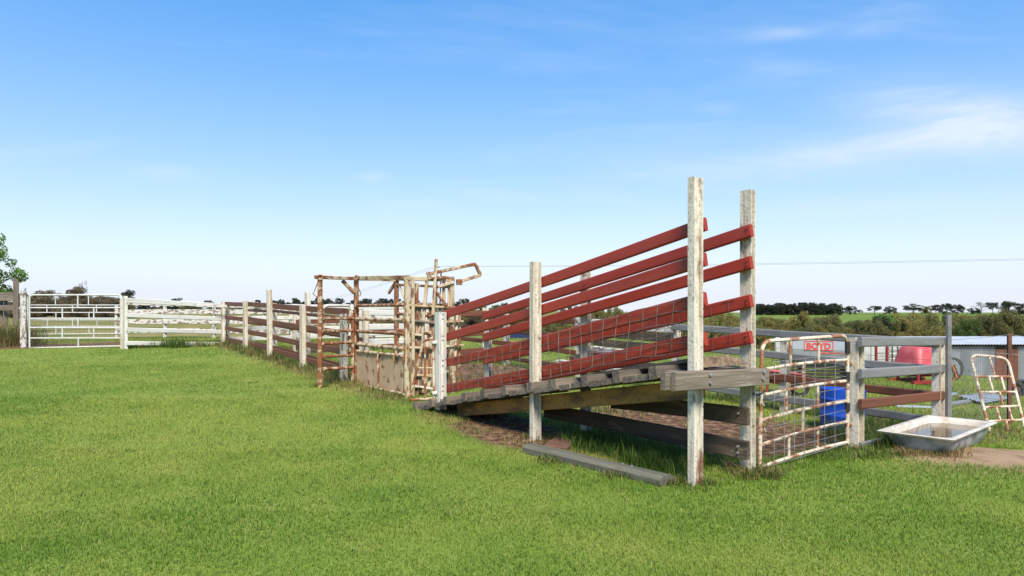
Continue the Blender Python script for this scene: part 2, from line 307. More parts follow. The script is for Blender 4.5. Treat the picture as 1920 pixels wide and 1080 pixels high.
# ------------------------------------------------------------------ ground sheet
def grow(a, b, first, ratio, n):
    o = []; x = a; st = first
    for _ in range(n): x += st*(1 if b > a else -1); o.append(x); st *= ratio
    return o
xs = sorted(grow(-14, -1e9, .3, 1.17, 36)) + list(np.arange(-14, 11.01, .16)) + grow(11, 1e9, .25, 1.16, 40)
ys = sorted(grow(2, -1e9, .6, 1.5, 10)) + list(np.arange(2, 26.01, .16)) + grow(26, 1e9, .3, 1.13, 48)
xs, ys = np.array(xs), np.array(ys)
GX, GY = np.meshgrid(xs, ys); GZ = zg(GX, GY)
def sv_arr(x, y):
    dx, dy = np.asarray(x)-F0.x, np.asarray(y)-F0.y
    return dx*U.x+dy*U.y, dx*V.x+dy*V.y
def blob(s, v, s0, v0, a, b): return np.clip(1.25-np.sqrt(((s-s0)/a)**2 + ((v-v0)/b)**2), 0, 1)
def cover(x, y):
    """dirt, sand, dry shares of the ground cover"""
    s, v = sv_arr(x, y); n = fbm(x, y, 1.1, 21); n2 = fbm(x, y, .35, 31)
    e = (n-.5)*1.3 + (n2-.5)*.5
    dirt = np.maximum.reduce([blob(s, v, 2.1, 2.5, 2.6, 1.7)*ss(-.1, .5, s), blob(s, v, 9.2, 3.2, 3.2, 1.5), blob(s, v, 3.3, .35, 2.5, .5),
                              1.3*blob(s, v, 24.3, -4.4, 1.5, 3.6), blob(s, v, 3.1, -.12, 1.5, .55), 0.9*blob(s, v, 18.0, 2.0, 2.5, .9)])
    dirt = ss(.25, .6, dirt + e*.5*(dirt > .01))
    dx, dy = x-6.1, y-7.35
    sand = ss(.2, .5, np.clip(1.3-np.sqrt(((dx-.3)/2.2)**2 + ((dy+.02)/.60)**2), 0, 1) + e*.35) * (np.hypot(dx, dy) < 4)
    fence_strip = np.exp(-((v+.10)/.38)**2) * ss(5.8, 7, s) * (1-ss(21, 23, s))
    ramp_edge = np.exp(-((v+.12)/.30)**2) * ss(.4, 1.2, s) * (1-ss(4.6, 6, s))
    dry = np.clip(.75*fence_strip + .9*ramp_edge + .8*np.exp(-((x-5.0)/.9)**2-((y-7.0)/.28)**2), 0, 1)
    return dirt, sand, dry
dirt, sand, dry = cover(GX, GY)
def groundobj():
    ny, nx = GX.shape; me = bpy.data.meshes.new('ground')
    co = np.stack([GX, GY, GZ], -1).reshape(-1, 3)
    idx = np.arange(ny*nx).reshape(ny, nx)
    q = np.stack([idx[:-1, :-1], idx[:-1, 1:], idx[1:, 1:], idx[1:, :-1]], -1).reshape(-1, 4)
    me.vertices.add(len(co)); me.vertices.foreach_set('co', co.astype(np.float32).ravel())
    me.loops.add(q.size); me.loops.foreach_set('vertex_index', q.astype(np.int32).ravel())
    me.polygons.add(len(q)); me.polygons.foreach_set('loop_start', np.arange(0, q.size, 4, dtype=np.int32)); me.polygons.foreach_set('use_smooth', np.ones(len(q), bool))
    me.update()
    r = GX/np.maximum(GY, 1)
    hill = ss(-.02, .2, r)*ss(120, 165, GY)
    pad = (1-hill)*ss(24, 32, np.hypot(GX, GY-2))
    for nm, arr in (('dirt', dirt), ('sand', sand), ('dry', dry), ('hill', hill), ('pad', pad)):
        a = me.attributes.new(nm, 'FLOAT', 'POINT'); a.data.foreach_set('value', np.clip(arr, 0, 1).astype(np.float32).ravel())
    m = bpy.data.materials.new('ground'); m.use_nodes = True; N, L = m.node_tree.nodes, m.node_tree.links; bs = N['Principled BSDF']
    bs.inputs['Roughness'].default_value = .95; bs.inputs['Specular IOR Level'].default_value = .15
    tc = N.new('ShaderNodeTexCoord')
    def noise(sc, d=6):
        n = N.new('ShaderNodeTexNoise'); n.inputs['Scale'].default_value = sc; n.inputs['Detail'].default_value = d; L.new(tc.outputs['Object'], n.inputs['Vector']); return n.outputs[0]
    def ramp(s_, stops):
        r_ = N.new('ShaderNodeValToRGB'); L.new(s_, r_.inputs[0]); el = r_.color_ramp.elements
        while len(el) < len(stops): el.new(.5)
        for e_, (p_, c_) in zip(el, stops): e_.position = p_; e_.color = (*c_, 1)
        return r_.outputs[0]
    def mixc(f, a, b):
        x_ = N.new('ShaderNodeMix'); x_.data_type = 'RGBA'; L.new(f, x_.inputs[0]); L.new(a, x_.inputs[6]); L.new(b, x_.inputs[7]); return x_.outputs[2]
    def attr(n): a = N.new('ShaderNodeAttribute'); a.attribute_name = n; return a.outputs['Fac']
    lawn = ramp(noise(1.2), [(.3, (.12, .18, .024)), (.5, (.16, .215, .034)), (.7, (.20, .225, .046))])
    dirtc = ramp(noise(9), [(.34, (.055, .030, .017)), (.48, (.105, .055, .030)), (.56, (.17, .098, .055)), (.7, (.24, .155, .095))])
    sandc = ramp(noise(3), [(.3, (.21, .135, .08)), (.5, (.30, .205, .125)), (.62, (.25, .165, .098)), (.75, (.15, .095, .055))])
    dryc = ramp(noise(8), [(.3, (.12, .085, .04)), (.6, (.22, .165, .08)), (.8, (.10, .10, .03))])
    hillc = ramp(noise(.02), [(.3, (.105, .18, .022)), (.5, (.145, .215, .03)), (.7, (.21, .215, .055))])
    # sown rows on the far hill
    sx = N.new('ShaderNodeSeparateXYZ'); L.new(tc.outputs['Object'], sx.inputs[0])
    wv = N.new('ShaderNodeTexWave'); wv.inputs['Scale'].default_value = .055; wv.inputs['Distortion'].default_value = 2.5; wv.inputs['Detail Scale'].default_value = .02; wv.bands_direction = 'DIAGONAL'; L.new(tc.outputs['Object'], wv.inputs['Vector'])
    rows = ramp(wv.outputs[1], [(.3, (.065, .10, .018)), (.6, (.12, .165, .028))])
    half = N.new('ShaderNodeValue'); half.outputs[0].default_value = .45; hillc = mixc(half.outputs[0], hillc, rows)
    padc = ramp(noise(.25), [(.32, (.085, .125, .025)), (.47, (.17, .165, .045)), (.62, (.26, .20, .075)), (.75, (.13, .14, .04))])
    c = mixc(attr('pad'), lawn, padc); c = mixc(attr('hill'), c, hillc); c = mixc(attr('dry'), c, dryc); c = mixc(attr('dirt'), c, dirtc); c = mixc(attr('sand'), c, sandc)
    L.new(c, bs.inputs['Base Color'])
    bp = N.new('ShaderNodeBump'); bp.inputs['Strength'].default_value = .5; bp.inputs['Distance'].default_value = .03; L.new(noise(28), bp.inputs['Height']); L.new(bp.outputs[0], bs.inputs['Normal'])
    me.materials.append(m)
    o = bpy.data.objects.new('ground', me); link(o); o['kind'] = 'structure'; o['label'] = 'mown green lawn running back to the paddocks'
    return o
groundobj()

# ------------------------------------------------------------------ loading ramp
def deck_z(s): return 0.045 + (1.075-0.045)*(1 - s/5.75)**1.0 + .035*math.sin(math.pi*min(max(s/5.75, 0), 1))
def build_ramp():
    R = thing('loading_ramp', SVG(2.8, .4), 'sloping cattle loading ramp with red side rails between tall white posts', 'loading ramp')
    I = ibeam(.125, .078); IW = ibeam(.075, .132)
    # left side posts (v = 0) and right side posts (v = .80)
    def up(px, ytop, v, prof, base=None, m='white_post'):
        p = PV(px, ytop, v); s = s_of(p); b = SVG(s, v)
        if base is not None: b.z = base
        return post('post', R, b, p.z-b.z, prof, m, sink=.0 if base is not None else .3)
    up(1304, 333, 0, I); up(1004, 491, 0, I)
    p = PV(826, 585, 0); foot = post('post', R, SV(s_of(p), 0, deck_z(s_of(p))-.10), p.z-deck_z(s_of(p))+.10, ibeam(.125, .15), 'white_clean', sink=0)
    up(1402, 357, .80, IW); up(1098, 508, .80, IW); up(915, 604, .80, IW)
    rail = oval(.130, .052, 4, .015)
    # left rails run inside the posts, right rails on the inner face of theirs
    vl, vr = .105, .725; RR = []
    for (yl, yr) in ((590, 420), (633, 486), (681, 560), (729, 635)):
        a, b = PV(834, yl, vl), PV(1323, yr, vl)
        bar('rail', R, a, b, rail, 'red_rail', seg=5, bend=-.018)
    for (yl, yr) in ((593, 432), (633, 492), (676, 564), (724, 632)):
        a, b = PV(907, yl, vr), PV(1409, yr, vr)
        RR.append(bar('rail', R, a, b, rail, 'red_rail', seg=5, bend=-.010))
    for (x, y, k) in ((1400, 428, 0), (1400, 489, 1), (1400, 497, 1), (1400, 561, 2), (1400, 569, 2), (1399, 629, 3), (1399, 638, 3), (1096, 532, 0), (1096, 567, 1)):
        bolt(RR[k], PV(x, y, vr-.028), -V3, .011, 'red_rail')
    for y in (590, 598, 630, 638, 676, 686, 724, 733): bolt(foot, PV(831, y, -.078), -V3, .016)
    # deck: a raised cleat then two flat planks, over and over
    s = 5.72; k = 0
    while s > .34:
        cle = (k % 3 == 0); w = .118 if cle else .205; h = .125 if cle else .060
        z = deck_z(s-w/2) + (.012 if cle else -.03) + random.uniform(-.008, .008)
        d = random.uniform(-.02, .02) + (.0 if cle else .03)
        a, b = SV(s-w/2, -.17+d, z), SV(s-w/2, .93+random.uniform(-.03, .03), z+random.uniform(-.01, .01))
        n = Vector((0, 0, 1)) + U3*0.18
        bar('plank', R, a, b, rect(h, w-.012, .008), 'deck_timber', up=n)
        s -= w; k += 1
    # planks lying along the slope on top near the head, and dried mud on the sill
    for v0, s0, s1 in ((.20, .12, 1.75), (.37, .10, 1.3), (.55, .12, 1.6)):
        bar('plank', R, SV(s1, v0, deck_z(s1)+.075), SV(s0, v0, deck_z(s0)+.10), rect(.04, .15), 'deck_timber')
    for i in range(2): bar('plank', R, SV(.25-.2*i, -.10, deck_z(.2)-.03), SV(.25-.2*i, .92, deck_z(.2)-.03), rect(.068, .19), 'deck_timber')
    # buffer beams across the head
    bb = bar('buffer_beam', R, PS(1262, 716, -.135), PS(1438, 706, -.135), rect(.165, .055, .006), 'grey_timber')
    bar('buffer_beam', R, PS(1243, 715, -.075), PS(1425, 706, -.075), rect(.165, .055, .006), 'grey_timber')
    for (x, y) in ((1331, 702), (1331, 717), (1432, 697), (1430, 710)): bolt(bb, PS(x, y, -.165), -U3, .018)
    # mud bank
    vs_, fs = [], []; n = 26
    for i in range(n+1):
        t = i/n; v = .06+.68*t
        for j, (ds, hz) in enumerate(((.10, 0), (.05, .055), (-.02, .06), (-.06, 0))):
            q = SV(.02+ds+random.uniform(-.012, .012), v, deck_z(0)+.02+hz*(.5+.9*random.random())*(0.3+math.sin(math.pi*min(1, t*1.05+.05))**.5)); vs_.append(q)
    for i in range(n):
        for j in range(3): fs.append((i*4+j, (i+1)*4+j, (i+1)*4+j+1, i*4+j+1))
    o0 = vs_[0].copy(); put('mud_crust', mesh('mud_crust', [q-o0 for q in vs_], fs, 'mud'), R, Matrix.Translation(o0))
    # bearers under the deck
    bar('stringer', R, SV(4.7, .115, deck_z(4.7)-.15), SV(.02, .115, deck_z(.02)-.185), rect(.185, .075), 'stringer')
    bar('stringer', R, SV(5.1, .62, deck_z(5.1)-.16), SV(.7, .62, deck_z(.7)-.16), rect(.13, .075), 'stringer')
    # side boards below the deck on the far posts
    SB = []
    for (x0, y0, x1, y1, hh) in ((1022, 770, 1403, 845, .185), (1147, 752, 1403, 781, .175)):
        a, b = PV(x0, y0, .70), PV(x1, y1, .70)
        SB.append(bar('side_board', R, a, b, rect(hh, .045), 'dark_timber', seg=3, bend=.01))
    for (x, y, k) in ((1385, 775, 1), (1384, 837, 0), (1384, 849, 0)): bolt(SB[k], PV(x, y, .672), -V3, .013)
    # netting against the lower left rails
    lines = []; vz = .055
    def prof3(s): # top of the netting follows the third rail
        a, b = PV(834, 673, vz), PV(1290, 556, vz); sa, sb = s_of(a), s_of(b); t = (s-sb)/(sa-sb); return b.z+(a.z-b.z)*t
    def prof4(s):
        a, b = PV(834, 737, vz), PV(1290, 656, vz); sa, sb = s_of(a), s_of(b); t = (s-sb)/(sa-sb); return b.z+(a.z-b.z)*t
    smax = s_of(PV(836, 700, vz)); smid = s_of(PV(1004, 700, vz))
    S_ = np.arange(.12, smax, .205)
    for s in S_:
        tilt = .05*math.sin(s*2.1)
        lines.append([SV(s+tilt*f, vz+.012*math.sin(7*s+5*f), prof3(s)-.015 + (prof4(s)-.02-prof3(s)+.015)*f + .014*math.sin(s*1.7)) for f in (0, .25, .5, .75, 1)])
    for f in (0.02, .22, .42, .62, .81, .99):
        lines.append([SV(s+.05*math.sin(s*2.1)*f, vz+.012*math.sin(7*s+5*f), prof3(s)-.015 + (prof4(s)-.02-prof3(s)+.015)*f + .014*math.sin(s*1.7)+.008*math.sin(s*9+f*20)) for s in np.arange(.02, smax, .1)])
    tubes('netting', R, lines, .0042, 'wire', 4)
    # second layer of netting on the far side
    lines = []
    for s in np.arange(.15, 4.4, .22): lines.append([SV(s, .69, deck_z(s)+.08), SV(s+.02, .685, deck_z(s)+.66)])
    for f in (.1, .25, .4, .55, .66): lines.append([SV(s, .69+.01*math.sin(s*5+f*9), deck_z(s)+f+.012*math.sin(s*6+f*30)) for s in np.arange(.1, 4.45, .2)])
    tubes('netting', R, lines, .0025, 'wire', 3)
build_ramp()
# triangular wing gate hung on the ramp's foot post
def wing():
    d = 10.62; P = lambda x, y, dd=0: AT(x, y, d+dd)
    W_ = thing('wing_gate', G(800, 752), 'small rusty triangular wing gate beside the foot of the loading ramp', 'gate')
    tube('frame_tube', W_, smooth_path([P(812, 634), P(794, 639), P(768, 750), P(815, 747)], .06), .022, 'rust_heavy')
    tube('brace_tube', W_, [P(797, 642), P(797, 749)], .017, 'rust_heavy')
    tube('brace_tube', W_, [P(782, 690), P(812, 690)], .012, 'rust_cream')
    tube('hinge_tube', W_, [P(812, 632), P(814, 752)], .018, 'rust_white')
    for y in (642, 737): box_part('clamp', W_, P(815, y, -.02), (.075, .05, .05), 'white_clean')
wing()

# ------------------------------------------------------------------ cattle crush
def build_crush():
    v0, v1 = .20, 1.10; s0, s1 = 6.75, 9.20
    K = thing('cattle_crush', SVG(8, .65), 'rusty cream steel cattle crush with sheeted lower side and raised head-gate lever', 'cattle crush')
    sq = rect(.085, .085, .01); sm = rect(.06, .06, .008)
    ztop = lambda s: 2.20+.035*(s-s0)
    for s, v, m in ((s0, v0, 'rust_cream'), (s1, v0, 'rust_heavy'), (s0, v1, 'rust_cream'), (s1, v1, 'rust_heavy')):
        b = SVG(s, v); post('post', K, b, ztop(s)-b.z, sq, m, sink=.12)
    b = SVG(s0-.05, v0+.09); post('post', K, b, ztop(s0)-b.z-.03, rect(.07, .06), 'rust_cream', sink=.1)
    b = SVG(s0+.02, v0+.2); post('post', K, b, ztop(s0)-.1-b.z, sm, 'rust_heavy', sink=.1)
    b = SVG(s1-.02, v0-.09); post('post', K, b, 1.45, sm, 'rust_heavy', sink=.1)
    # top frame
    for v in (v0, v1):
        bar('top_rail', K, SV(s0-.05, v, ztop(s0)-.005), SV(s1+.05, v, ztop(s1)-.005), rect(.075, .075), 'rust_cream' if v == v0 else 'rust_heavy')
    for s in (s0, s1): bar('top_rail', K, SV(s, v0-.05, ztop(s)-.02), SV(s, v1+.05, ztop(s)-.02), rect(.078, .07), 'rust_cream')
    bar('top_rail', K, SV(s0, v1, ztop(s0)-.16), SV(s1, v1, ztop(s1)-.13), rect(.05, .05), 'rust_heavy')
    # braces in the top corners
    bar('brace', K, PV(741, 531, v1), PV(729, 549, v1), rect(.07, .05), 'rust_heavy')
    bar('brace', K, PV(748, 533, v1), PV(759, 560, v1), rect(.04, .04), 'rust_cream')
    # side bars and sheet on the near side
    for ya, yb, r in ((573, 572, .032), (598, 600, .032), (621, 626, .034), (645, 654, .04)):
        tube('side_bar', K, [PV(668, ya, v0-.03), PV(757, yb, v0-.03)], r, 'rust_heavy' if ya in (573, 621) else 'rust_cream', 8)
    for x in (684, 700, 717, 738): tube('link_rod', K, [PV(x, 648+(x-668)*.09, v0-.03), PV(x, 661+(x-668)*.11, v0-.03)], .011, 'rust_heavy', 5)
    tube('sheet_rail', K, [PV(669, 658, v0-.06), PV(756, 667.5, v0-.06)], .03, 'rust_cream', 8)
    def sheet(xa, xb):
        n = 8; vs_, fs = [], []
        for i in range(n+1):
            x = xa+(xb-xa)*i/n; f = (x-668)/90
            t, b_ = PV(x, 660+9*f, v0-.05), PV(x, 721+18*f, v0-.05)
            for off in (0, .012):
                for q in (t, b_): vs_.append(q + V3*(off + .006*math.sin(i*1.3)))
        for i in range(n):
            a, c = i*4, i*4+4
            fs += [(a, a+1, c+1, c), (a+2, c+2, c+3, a+3), (a, c, c+2, a+2), (a+1, a+3, c+3, c+1)]
        fs += [(0, 2, 3, 1), (n*4, n*4+1, n*4+3, n*4+2)]
        o0 = vs_[0].copy(); put('sheet', mesh('sheet', [q-o0 for q in vs_], fs, 'crush_sheet'), K, Matrix.Translation(o0))
    sheet(669, 707); sheet(711, 755)
    bar('stile', K, PV(709, 663, v0-.075), PV(709, 730, v0-.075), rect(.05, .035), 'rust_cream')
    tube('sheet_rail', K, [PV(667, 720, v0-.07), PV(757, 739, v0-.07)], .026, 'rust_cream', 8)
    bar('latch', K, PV(738, 667, v0-.1), PV(738, 678, v0-.1), rect(.02, .03), 'stringer')
    for y in (624, 657, 672): box_part('latch', K, PV(757, y, v0-.06), (.05, .05, .09), 'rust_heavy')
    # far side bars
    for h in (.38, .72, 1.05, 1.40, 1.62):
        tube('side_bar', K, [SVG(s0, v1, h), SVG(s1, v1, h)], .03, 'rust_heavy', 7)
    # far lower sheet
    bar('sheet', K, SVG(s0+.05, v1+.05, .35), SVG(s1-.9, v1+.05, .35), rect(.66, .012, .003), 'crush_sheet')
    # head gate in the front frame
    P = lambda x, y, ds=0: PS(x, y, s0+ds)
    bars = [((801, 522), (780, 745), 'rust_cream', .06), ((817, 524), (803, 742), 'rust_cream', .06), ((798, 575), (779, 640), 'rust_cream', .035),
            ((787, 576), (788, 735), 'grey_timber', .055), ((842, 527), (842, 575), 'rust_cream', .05), ((832, 520), (832, 735), 'rust_cream', .055), ((858, 575), (850, 740), 'rust_white', .05),
            ((777, 600), (776, 742), 'rust_heavy', .05), ((847, 580), (861, 690), 'rust_heavy', .035), ((862, 570), (862, 735), 'rust_heavy', .04), ((808, 600), (805, 700), 'rust_heavy', .04)]
    for (a, b, m, w) in bars: bar('gate_bar', K, P(*a, .03*random.random()), P(*b, .03*random.random()), rect(w, w, .006), m)
    for (a, b, m) in (((768, 573), (864, 578), 'rust_cream'), ((770, 601), (815, 606), 'grey_timber'), ((835, 604), (868, 603), 'rust_cream'), ((770, 627), (790, 629), 'rust_cream'),
                      ((768, 652), (812, 653), 'rust_cream'), ((830, 650), (868, 648), 'rust_cream'), ((775, 703), (812, 706), 'rust_cream'), ((776, 724), (813, 730), 'rust_white')):
        tube('cross_bar', K, [P(*a, -.05), P(*b, -.05)], .026, m, 7)
    bar('sheet', K, P(790, 705, .1), P(822, 705, .1), rect(.62, .012, .003), 'crush_sheet')
    bar('lever_post', K, P(818, 486, -.07), P(812, 590, -.07), rect(.055, .055), 'rust_cream')
    bar('lever_post', K, P(827, 512, .02), P(825, 570, .02), rect(.025, .025), 'rust_white')
    loop = [P(803, 514, -.05), P(891, 495, -.05), P(901, 516, -.05), P(864, 527, -.05)]
    for a, b, m in ((0, 1, 'rust_heavy'), (1, 2, 'rust_heavy'), (2, 3, 'rust_cream')): bar('lever_arm', K, loop[a], loop[b], rect(.06, .045), m)
    bar('lever_arm', K, P(802, 510, -.05), P(806, 523, -.05), rect(.06, .05), 'rust_heavy')
    bar('lever_arm', K, P(820, 538, -.05), P(850, 529, -.05), rect(.055, .05), 'rust_white')
    bar('lever_arm', K, P(818, 547, -.07), P(837, 574, -.07), rect(.05, .04), 'rust_heavy')
    bar('lever_plate', K, P(808, 521, -.05), P(835, 520, -.05), rect(.05, .09), 'rust_heavy')
    box_part('lever_hinge', K, P(861, 529, -.03), (.10, .09, .11), 'rust_heavy', .4)
    for x in (805, 820, 835): box_part('latch', K, P(x, 624, -.06), (.07, .06, .05), 'rust_heavy', .4)
    # swinging frame at the rear
    pb = G(600, 727); pp = pb + Vector((0, 0, AT(600, 520, pb.y).z-pb.z)); pe = SVG(s1-.02, v0-.09)
    tube('swing_post', K, [pb-Vector((0, 0, .05)), pp], .05, 'rust_heavy', 8)
    dirv = Vector((pe.x-pb.x, pe.y-pb.y, 0)).normalized()
    bar('swing_beam', K, pp-dirv*.12, Vector((pe.x, pe.y, ztop(s1)-.02)), rect(.07, .06), 'rust_heavy')
    q0 = pb + dirv*.10; q0b = AT(604.5, 570, q0.y)
    tube('swing_post', K, [AT(604.5, 630, q0.y), q0b], .04, 'rust_heavy', 7)
    for y0, y1 in ((597, 597), (621, 620), (644, 642), (669, 666), (692, 689)):
        a = AT(601, y0+2, pb.y); e = AT(662, y1, pe.y); mid = a+(e-a)*.12+Vector((0, 0, .02))
        tube('swing_bar', K, [a, mid, a+(e-a)*.5+Vector((0, 0, .01)), e], [.05, .036, .03, .03], 'rust_heavy', 7)
    tube('swing_bar', K, smooth_path([AT(606, 578, q0.y), AT(612, 573, q0.y), AT(656, 573, pe.y), AT(661, 582, pe.y)], .1), .03, 'white_clean', 7)
    bar('brace', K, AT(642, 526, pe.y-.15), AT(664, 549, pe.y), rect(.075, .05), 'rust_heavy')
    for px, dd in ((600.5, pb.y), (668.5, pe.y)):
        c = AT(px, 519.5 if px < 640 else 521, dd-.05)
        tube('pulley_ring', K, [c+Vector((.045*math.cos(t), 0, .045*math.sin(t))) for t in np.linspace(0, 2*math.pi, 13)[:-1]], .018, 'rust_heavy', 6, closed=True)
    tube('latch_rod', K, [AT(596, 530, pb.y), AT(587, 551, pb.y), AT(595.5, 558, pb.y)], .011, 'rust_heavy', 5)
    tube('latch_rod', K, [AT(669, 532, pe.y-.06), AT(677, 552, pe.y-.06), AT(669, 559, pe.y-.06)], .011, 'rust_heavy', 5)
build_crush()

# ------------------------------------------------------------------ fences
IW2 = ibeam(.13, .11); RND = circ(.06, 8)
def fence_posts(Fo, posts):
    for (p, h, prof, m) in posts: post('post', Fo, p, h, prof, m, sink=.3, lean=(random.uniform(-.015, .015), random.uniform(-.015, .015)))
def rails(Fo, A_, B_, hs, m, prof, off=Vector((0, 0, 0)), name='rail', jit=.012):
    for i, h in enumerate(hs):
        a, b = Vector(A_)+off, Vector(B_)+off; mm = m[i % len(m)]
        a.z += h+random.uniform(-jit, jit); b.z += h+random.uniform(-jit, jit)
        bar(name, Fo, a, b, prof, mm, seg=3, bend=random.uniform(-.012, .006))
OV = oval(.115, .05, 4, .018); OVW = oval(.14, .05, 4, .016); BRD = rect(.13, .035, .005)
def yard_front():
    f = thing('rail_fence', SVG(15, 0), 'brown railed yard fence on white posts leading to the rusty crush', 'fence')
    pts = [(21.7, 1.55), (18.2, 1.58), (15.27, 1.92), (12.2, 1.56), (9.4, 1.42)]
    fence_posts(f, [(SVG(s, 0), h, IW2, 'white_flaky' if s < 10 else 'white_post') for s, h in pts])
    for (a, _), (b, _) in zip(pts, pts[1:]):
        rails(f, SVG(a, 0), SVG(b, 0), (1.47, 1.0, .60, .22), ['brown_rail'], OVW, V3*.08)
yard_front()
def race_back():
    f = thing('rail_fence', SVG(15, .85), 'thin brown rails of the race behind the brown front yard fence', 'fence')
    pts = [(21.7, 1.45), (18.0, 1.5), (14.6, 1.86), (10.3, 1.45)]
    fence_posts(f, [(SVG(s, .85), h, IW2, 'white_post') for s, h in pts])
    for (a, _), (b, _) in zip(pts, pts[1:]): rails(f, SVG(a, .85), SVG(b, .85), (1.25, .80, .42, .10), ['brown_dark', 'brown_rail'], oval(.085, .045, 3), -V3*.08)
race_back()
def cross(s, va, vb, label, hs, m, n, h=1.45, prof=OVW, pm='white_post', pp=IW2):
    f = thing('rail_fence', SVG(s, (va+vb)/2), label, 'fence')
    vs_ = np.linspace(va, vb, n+1)
    for v in vs_: post('post', f, SVG(s, v), h, pp, pm, side=Vector((U.x, U.y)), sink=.3)
    for a, b in zip(vs_, vs_[1:]): rails(f, SVG(s, a), SVG(s, b), hs, m, prof, -U3*.08)
cross(10.9, 1.0, 2.5, 'white railed cross fence just behind the rusty crush', (1.40, 1.05, .70, .35), ['white_clean'], 1)
cross(11.0, 2.7, 4.45, 'brown railed cross fence between white cross fence and back yard fence', (1.30, .80, .35), ['brown_rail'], 1)
cross(16.3, 1.0, 4.45, 'white and brown railed cross fence between race and back yard fence', (1.38, .95, .55, .2), ['white_clean', 'brown_rail'], 2)
cross(21.9, .2, 7.0, 'white railed fence closing the far end of the yards', (1.38, .95, .55, .2), ['white_clean'], 3)
def lineA():
    VA = 4.58
    f = thing('rail_fence', SVG(5, VA), 'long back yard fence of grey pipe rails then brown rails on white posts', 'fence')
    S = [-.06, 2.2, 4.47, 7.3, 10.2, 13.1, 16.0, 19.0, 21.7]
    fence_posts(f, [(SVG(s, VA), 1.22 if s < 5 else 1.3, IW2, 'white_post') for s in S])
    H = (1.235, .89, .55, .215)
    for a, b in zip(S, S[1:]):
        if b < 5: rails(f, SVG(a, VA), SVG(b, VA), H, ['galv', 'galv', 'brown_rail', 'galv'], OV, -V3*.08, jit=.004)
        elif a > 7: rails(f, SVG(a, VA), SVG(b, VA), H, ['brown_rail', 'brown_dark'], OV, -V3*.08)
        else:
            rails(f, SVG(a, VA), SVG(b, VA), (1.22,), ['white_flaky'], rect(.17, .04), -V3*.08); rails(f, SVG(a, VA), SVG(b, VA), (1.02, .82, .45), ['dark_timber'], rect(.15, .04), -V3*.08)
    lines = []
    for s in np.arange(0, 7.3, .30): lines.append([SVG(s, VA+.07, .05), SVG(s, VA+.07, 1.0)])
    for h in (.1, .25, .4, .6, .8, 1.0): lines.append([SVG(s, VA+.07, h) for s in np.arange(0, 7.4, .4)])
    tubes('netting', f, lines, .0022, 'wire', 3)
    p0 = SVG(-.06, VA); tube('pipe_post', f, [p0+V3*.07-U3*.09, Vector((p0.x, p0.y, 0))+V3*.07-U3*.09+Vector((0, 0, AT(1766, 590, p0.y).z))], .034, 'galv', 8)
lineA()
def pen_front():
    pg = SVG(0, 2.66); pe = SVG(-.06, 4.58)
    f = thing('rail_fence', pg, 'short grey and brown pipe rail panel behind the old bathtub', 'fence')
    pt = PS(1606, 633, 0); h = pt.z-pg.z
    b = PS(1606, 848, 0); b.z = gz(b.x, b.y)
    post('post', f, b, h, ibeam(.135, .11), 'white_post', sink=.3)
    for y0, y1, m in ((641, 640, 'galv'), (701, 691, 'galv'), (758, 741, 'brown_rail')):
        bar('rail', f, PS(1612, y0, -.09), PS(1769, y1, -.09), OV, m)
    bar('rail', f, PS(1612, 840, -.05), PS(1690, 822, -.05), rect(.12, .05), 'galv')
    return b
GP = pen_front()
def small_gate():
    P = lambda x, y, ds=0: PS(x, y, .02+ds)
    g = thing('stock_gate', G(1500, 862), 'rusty white tube gate with loose mesh between ramp post and fence post', 'gate')
    fr = smooth_path([P(1424, 882), P(1429, 640), P(1589, 629), P(1589, 832)], .13, 5)
    tube('frame_tube', g, fr, .021, 'rust_white', 8)
    R_ = [((1436, 692), (1587, 675)), ((1434, 740), (1587, 714)), ((1428, 788), (1587, 752)), ((1427, 834), (1587, 791)), ((1426, 876), (1588, 829))]
    for a, b in R_:
        m = P((a[0]+b[0])/2, (a[1]+b[1])/2-3); tube('cross_tube', g, [P(*a), (P(*a)+m)/2+Vector((0, 0, .004)), m, (P(*b)+m)/2+Vector((0, 0, .004)), P(*b)], .018, 'rust_white', 8)
    def yy(i, x):
        if i < 0: return 639 - (x-1440)*.065
        (xa, ya), (xb, yb) = R_[i]; return ya+(yb-ya)*(x-xa)/(xb-xa)
    for i, x in ((-1, 1482), (-1, 1535), (0, 1506), (1, 1474), (1, 1533), (2, 1505), (3, 1479), (3, 1533)):
        tube('upright_tube', g, [P(x, yy(i, x)), P(x, yy(i+1, x))], .016, 'rust_white', 8)
    lines = []
    for k, x in enumerate(np.arange(1453, 1586, 19)): lines.append([P(x+.6*math.sin(k), yy(0, x)-14, -.03), P(x-2, yy(2, x), -.035), P(x-1, yy(4, x)+4, -.03)])
    for k in range(9):
        t = k/8; xl = 1432+random.uniform(0, 18)
        ln = []
        for x in np.linspace(xl, 1586, 9): ln.append(P(x, (yy(0, x)-12)*(1-t)+(yy(4, x)+3)*t, -.032-.01*math.sin(x*.1+k)))
        if k in (3, 4, 5): ln = [ln[0]+Vector((-.015, -.05, -.03)), ln[0]+Vector((-.03, -.03, 0))]+ln
        lines.append(ln)
    tubes('netting', g, lines, .0032, 'wire_grey', 4)
    for y in (679, 683, 797): tube('hinge', g, [P(1586, y), P(1598, y-1)], .014, 'rust_heavy', 6)
    for (a, b) in ((640, 663), (697, 715), (755, 771)): tube('rubber_sleeve', g, [P(1589, a, -.005), P(1589, b, -.005)], .030, 'black_rubber', 8)
    ch = [P(1412+i*1.6, 737+3.5*math.sin(i/10*math.pi)+(i % 2)*1.2, -.05) for i in range(13)]
    tube('chain', g, ch, .009, 'dark_steel', 5)
small_gate()

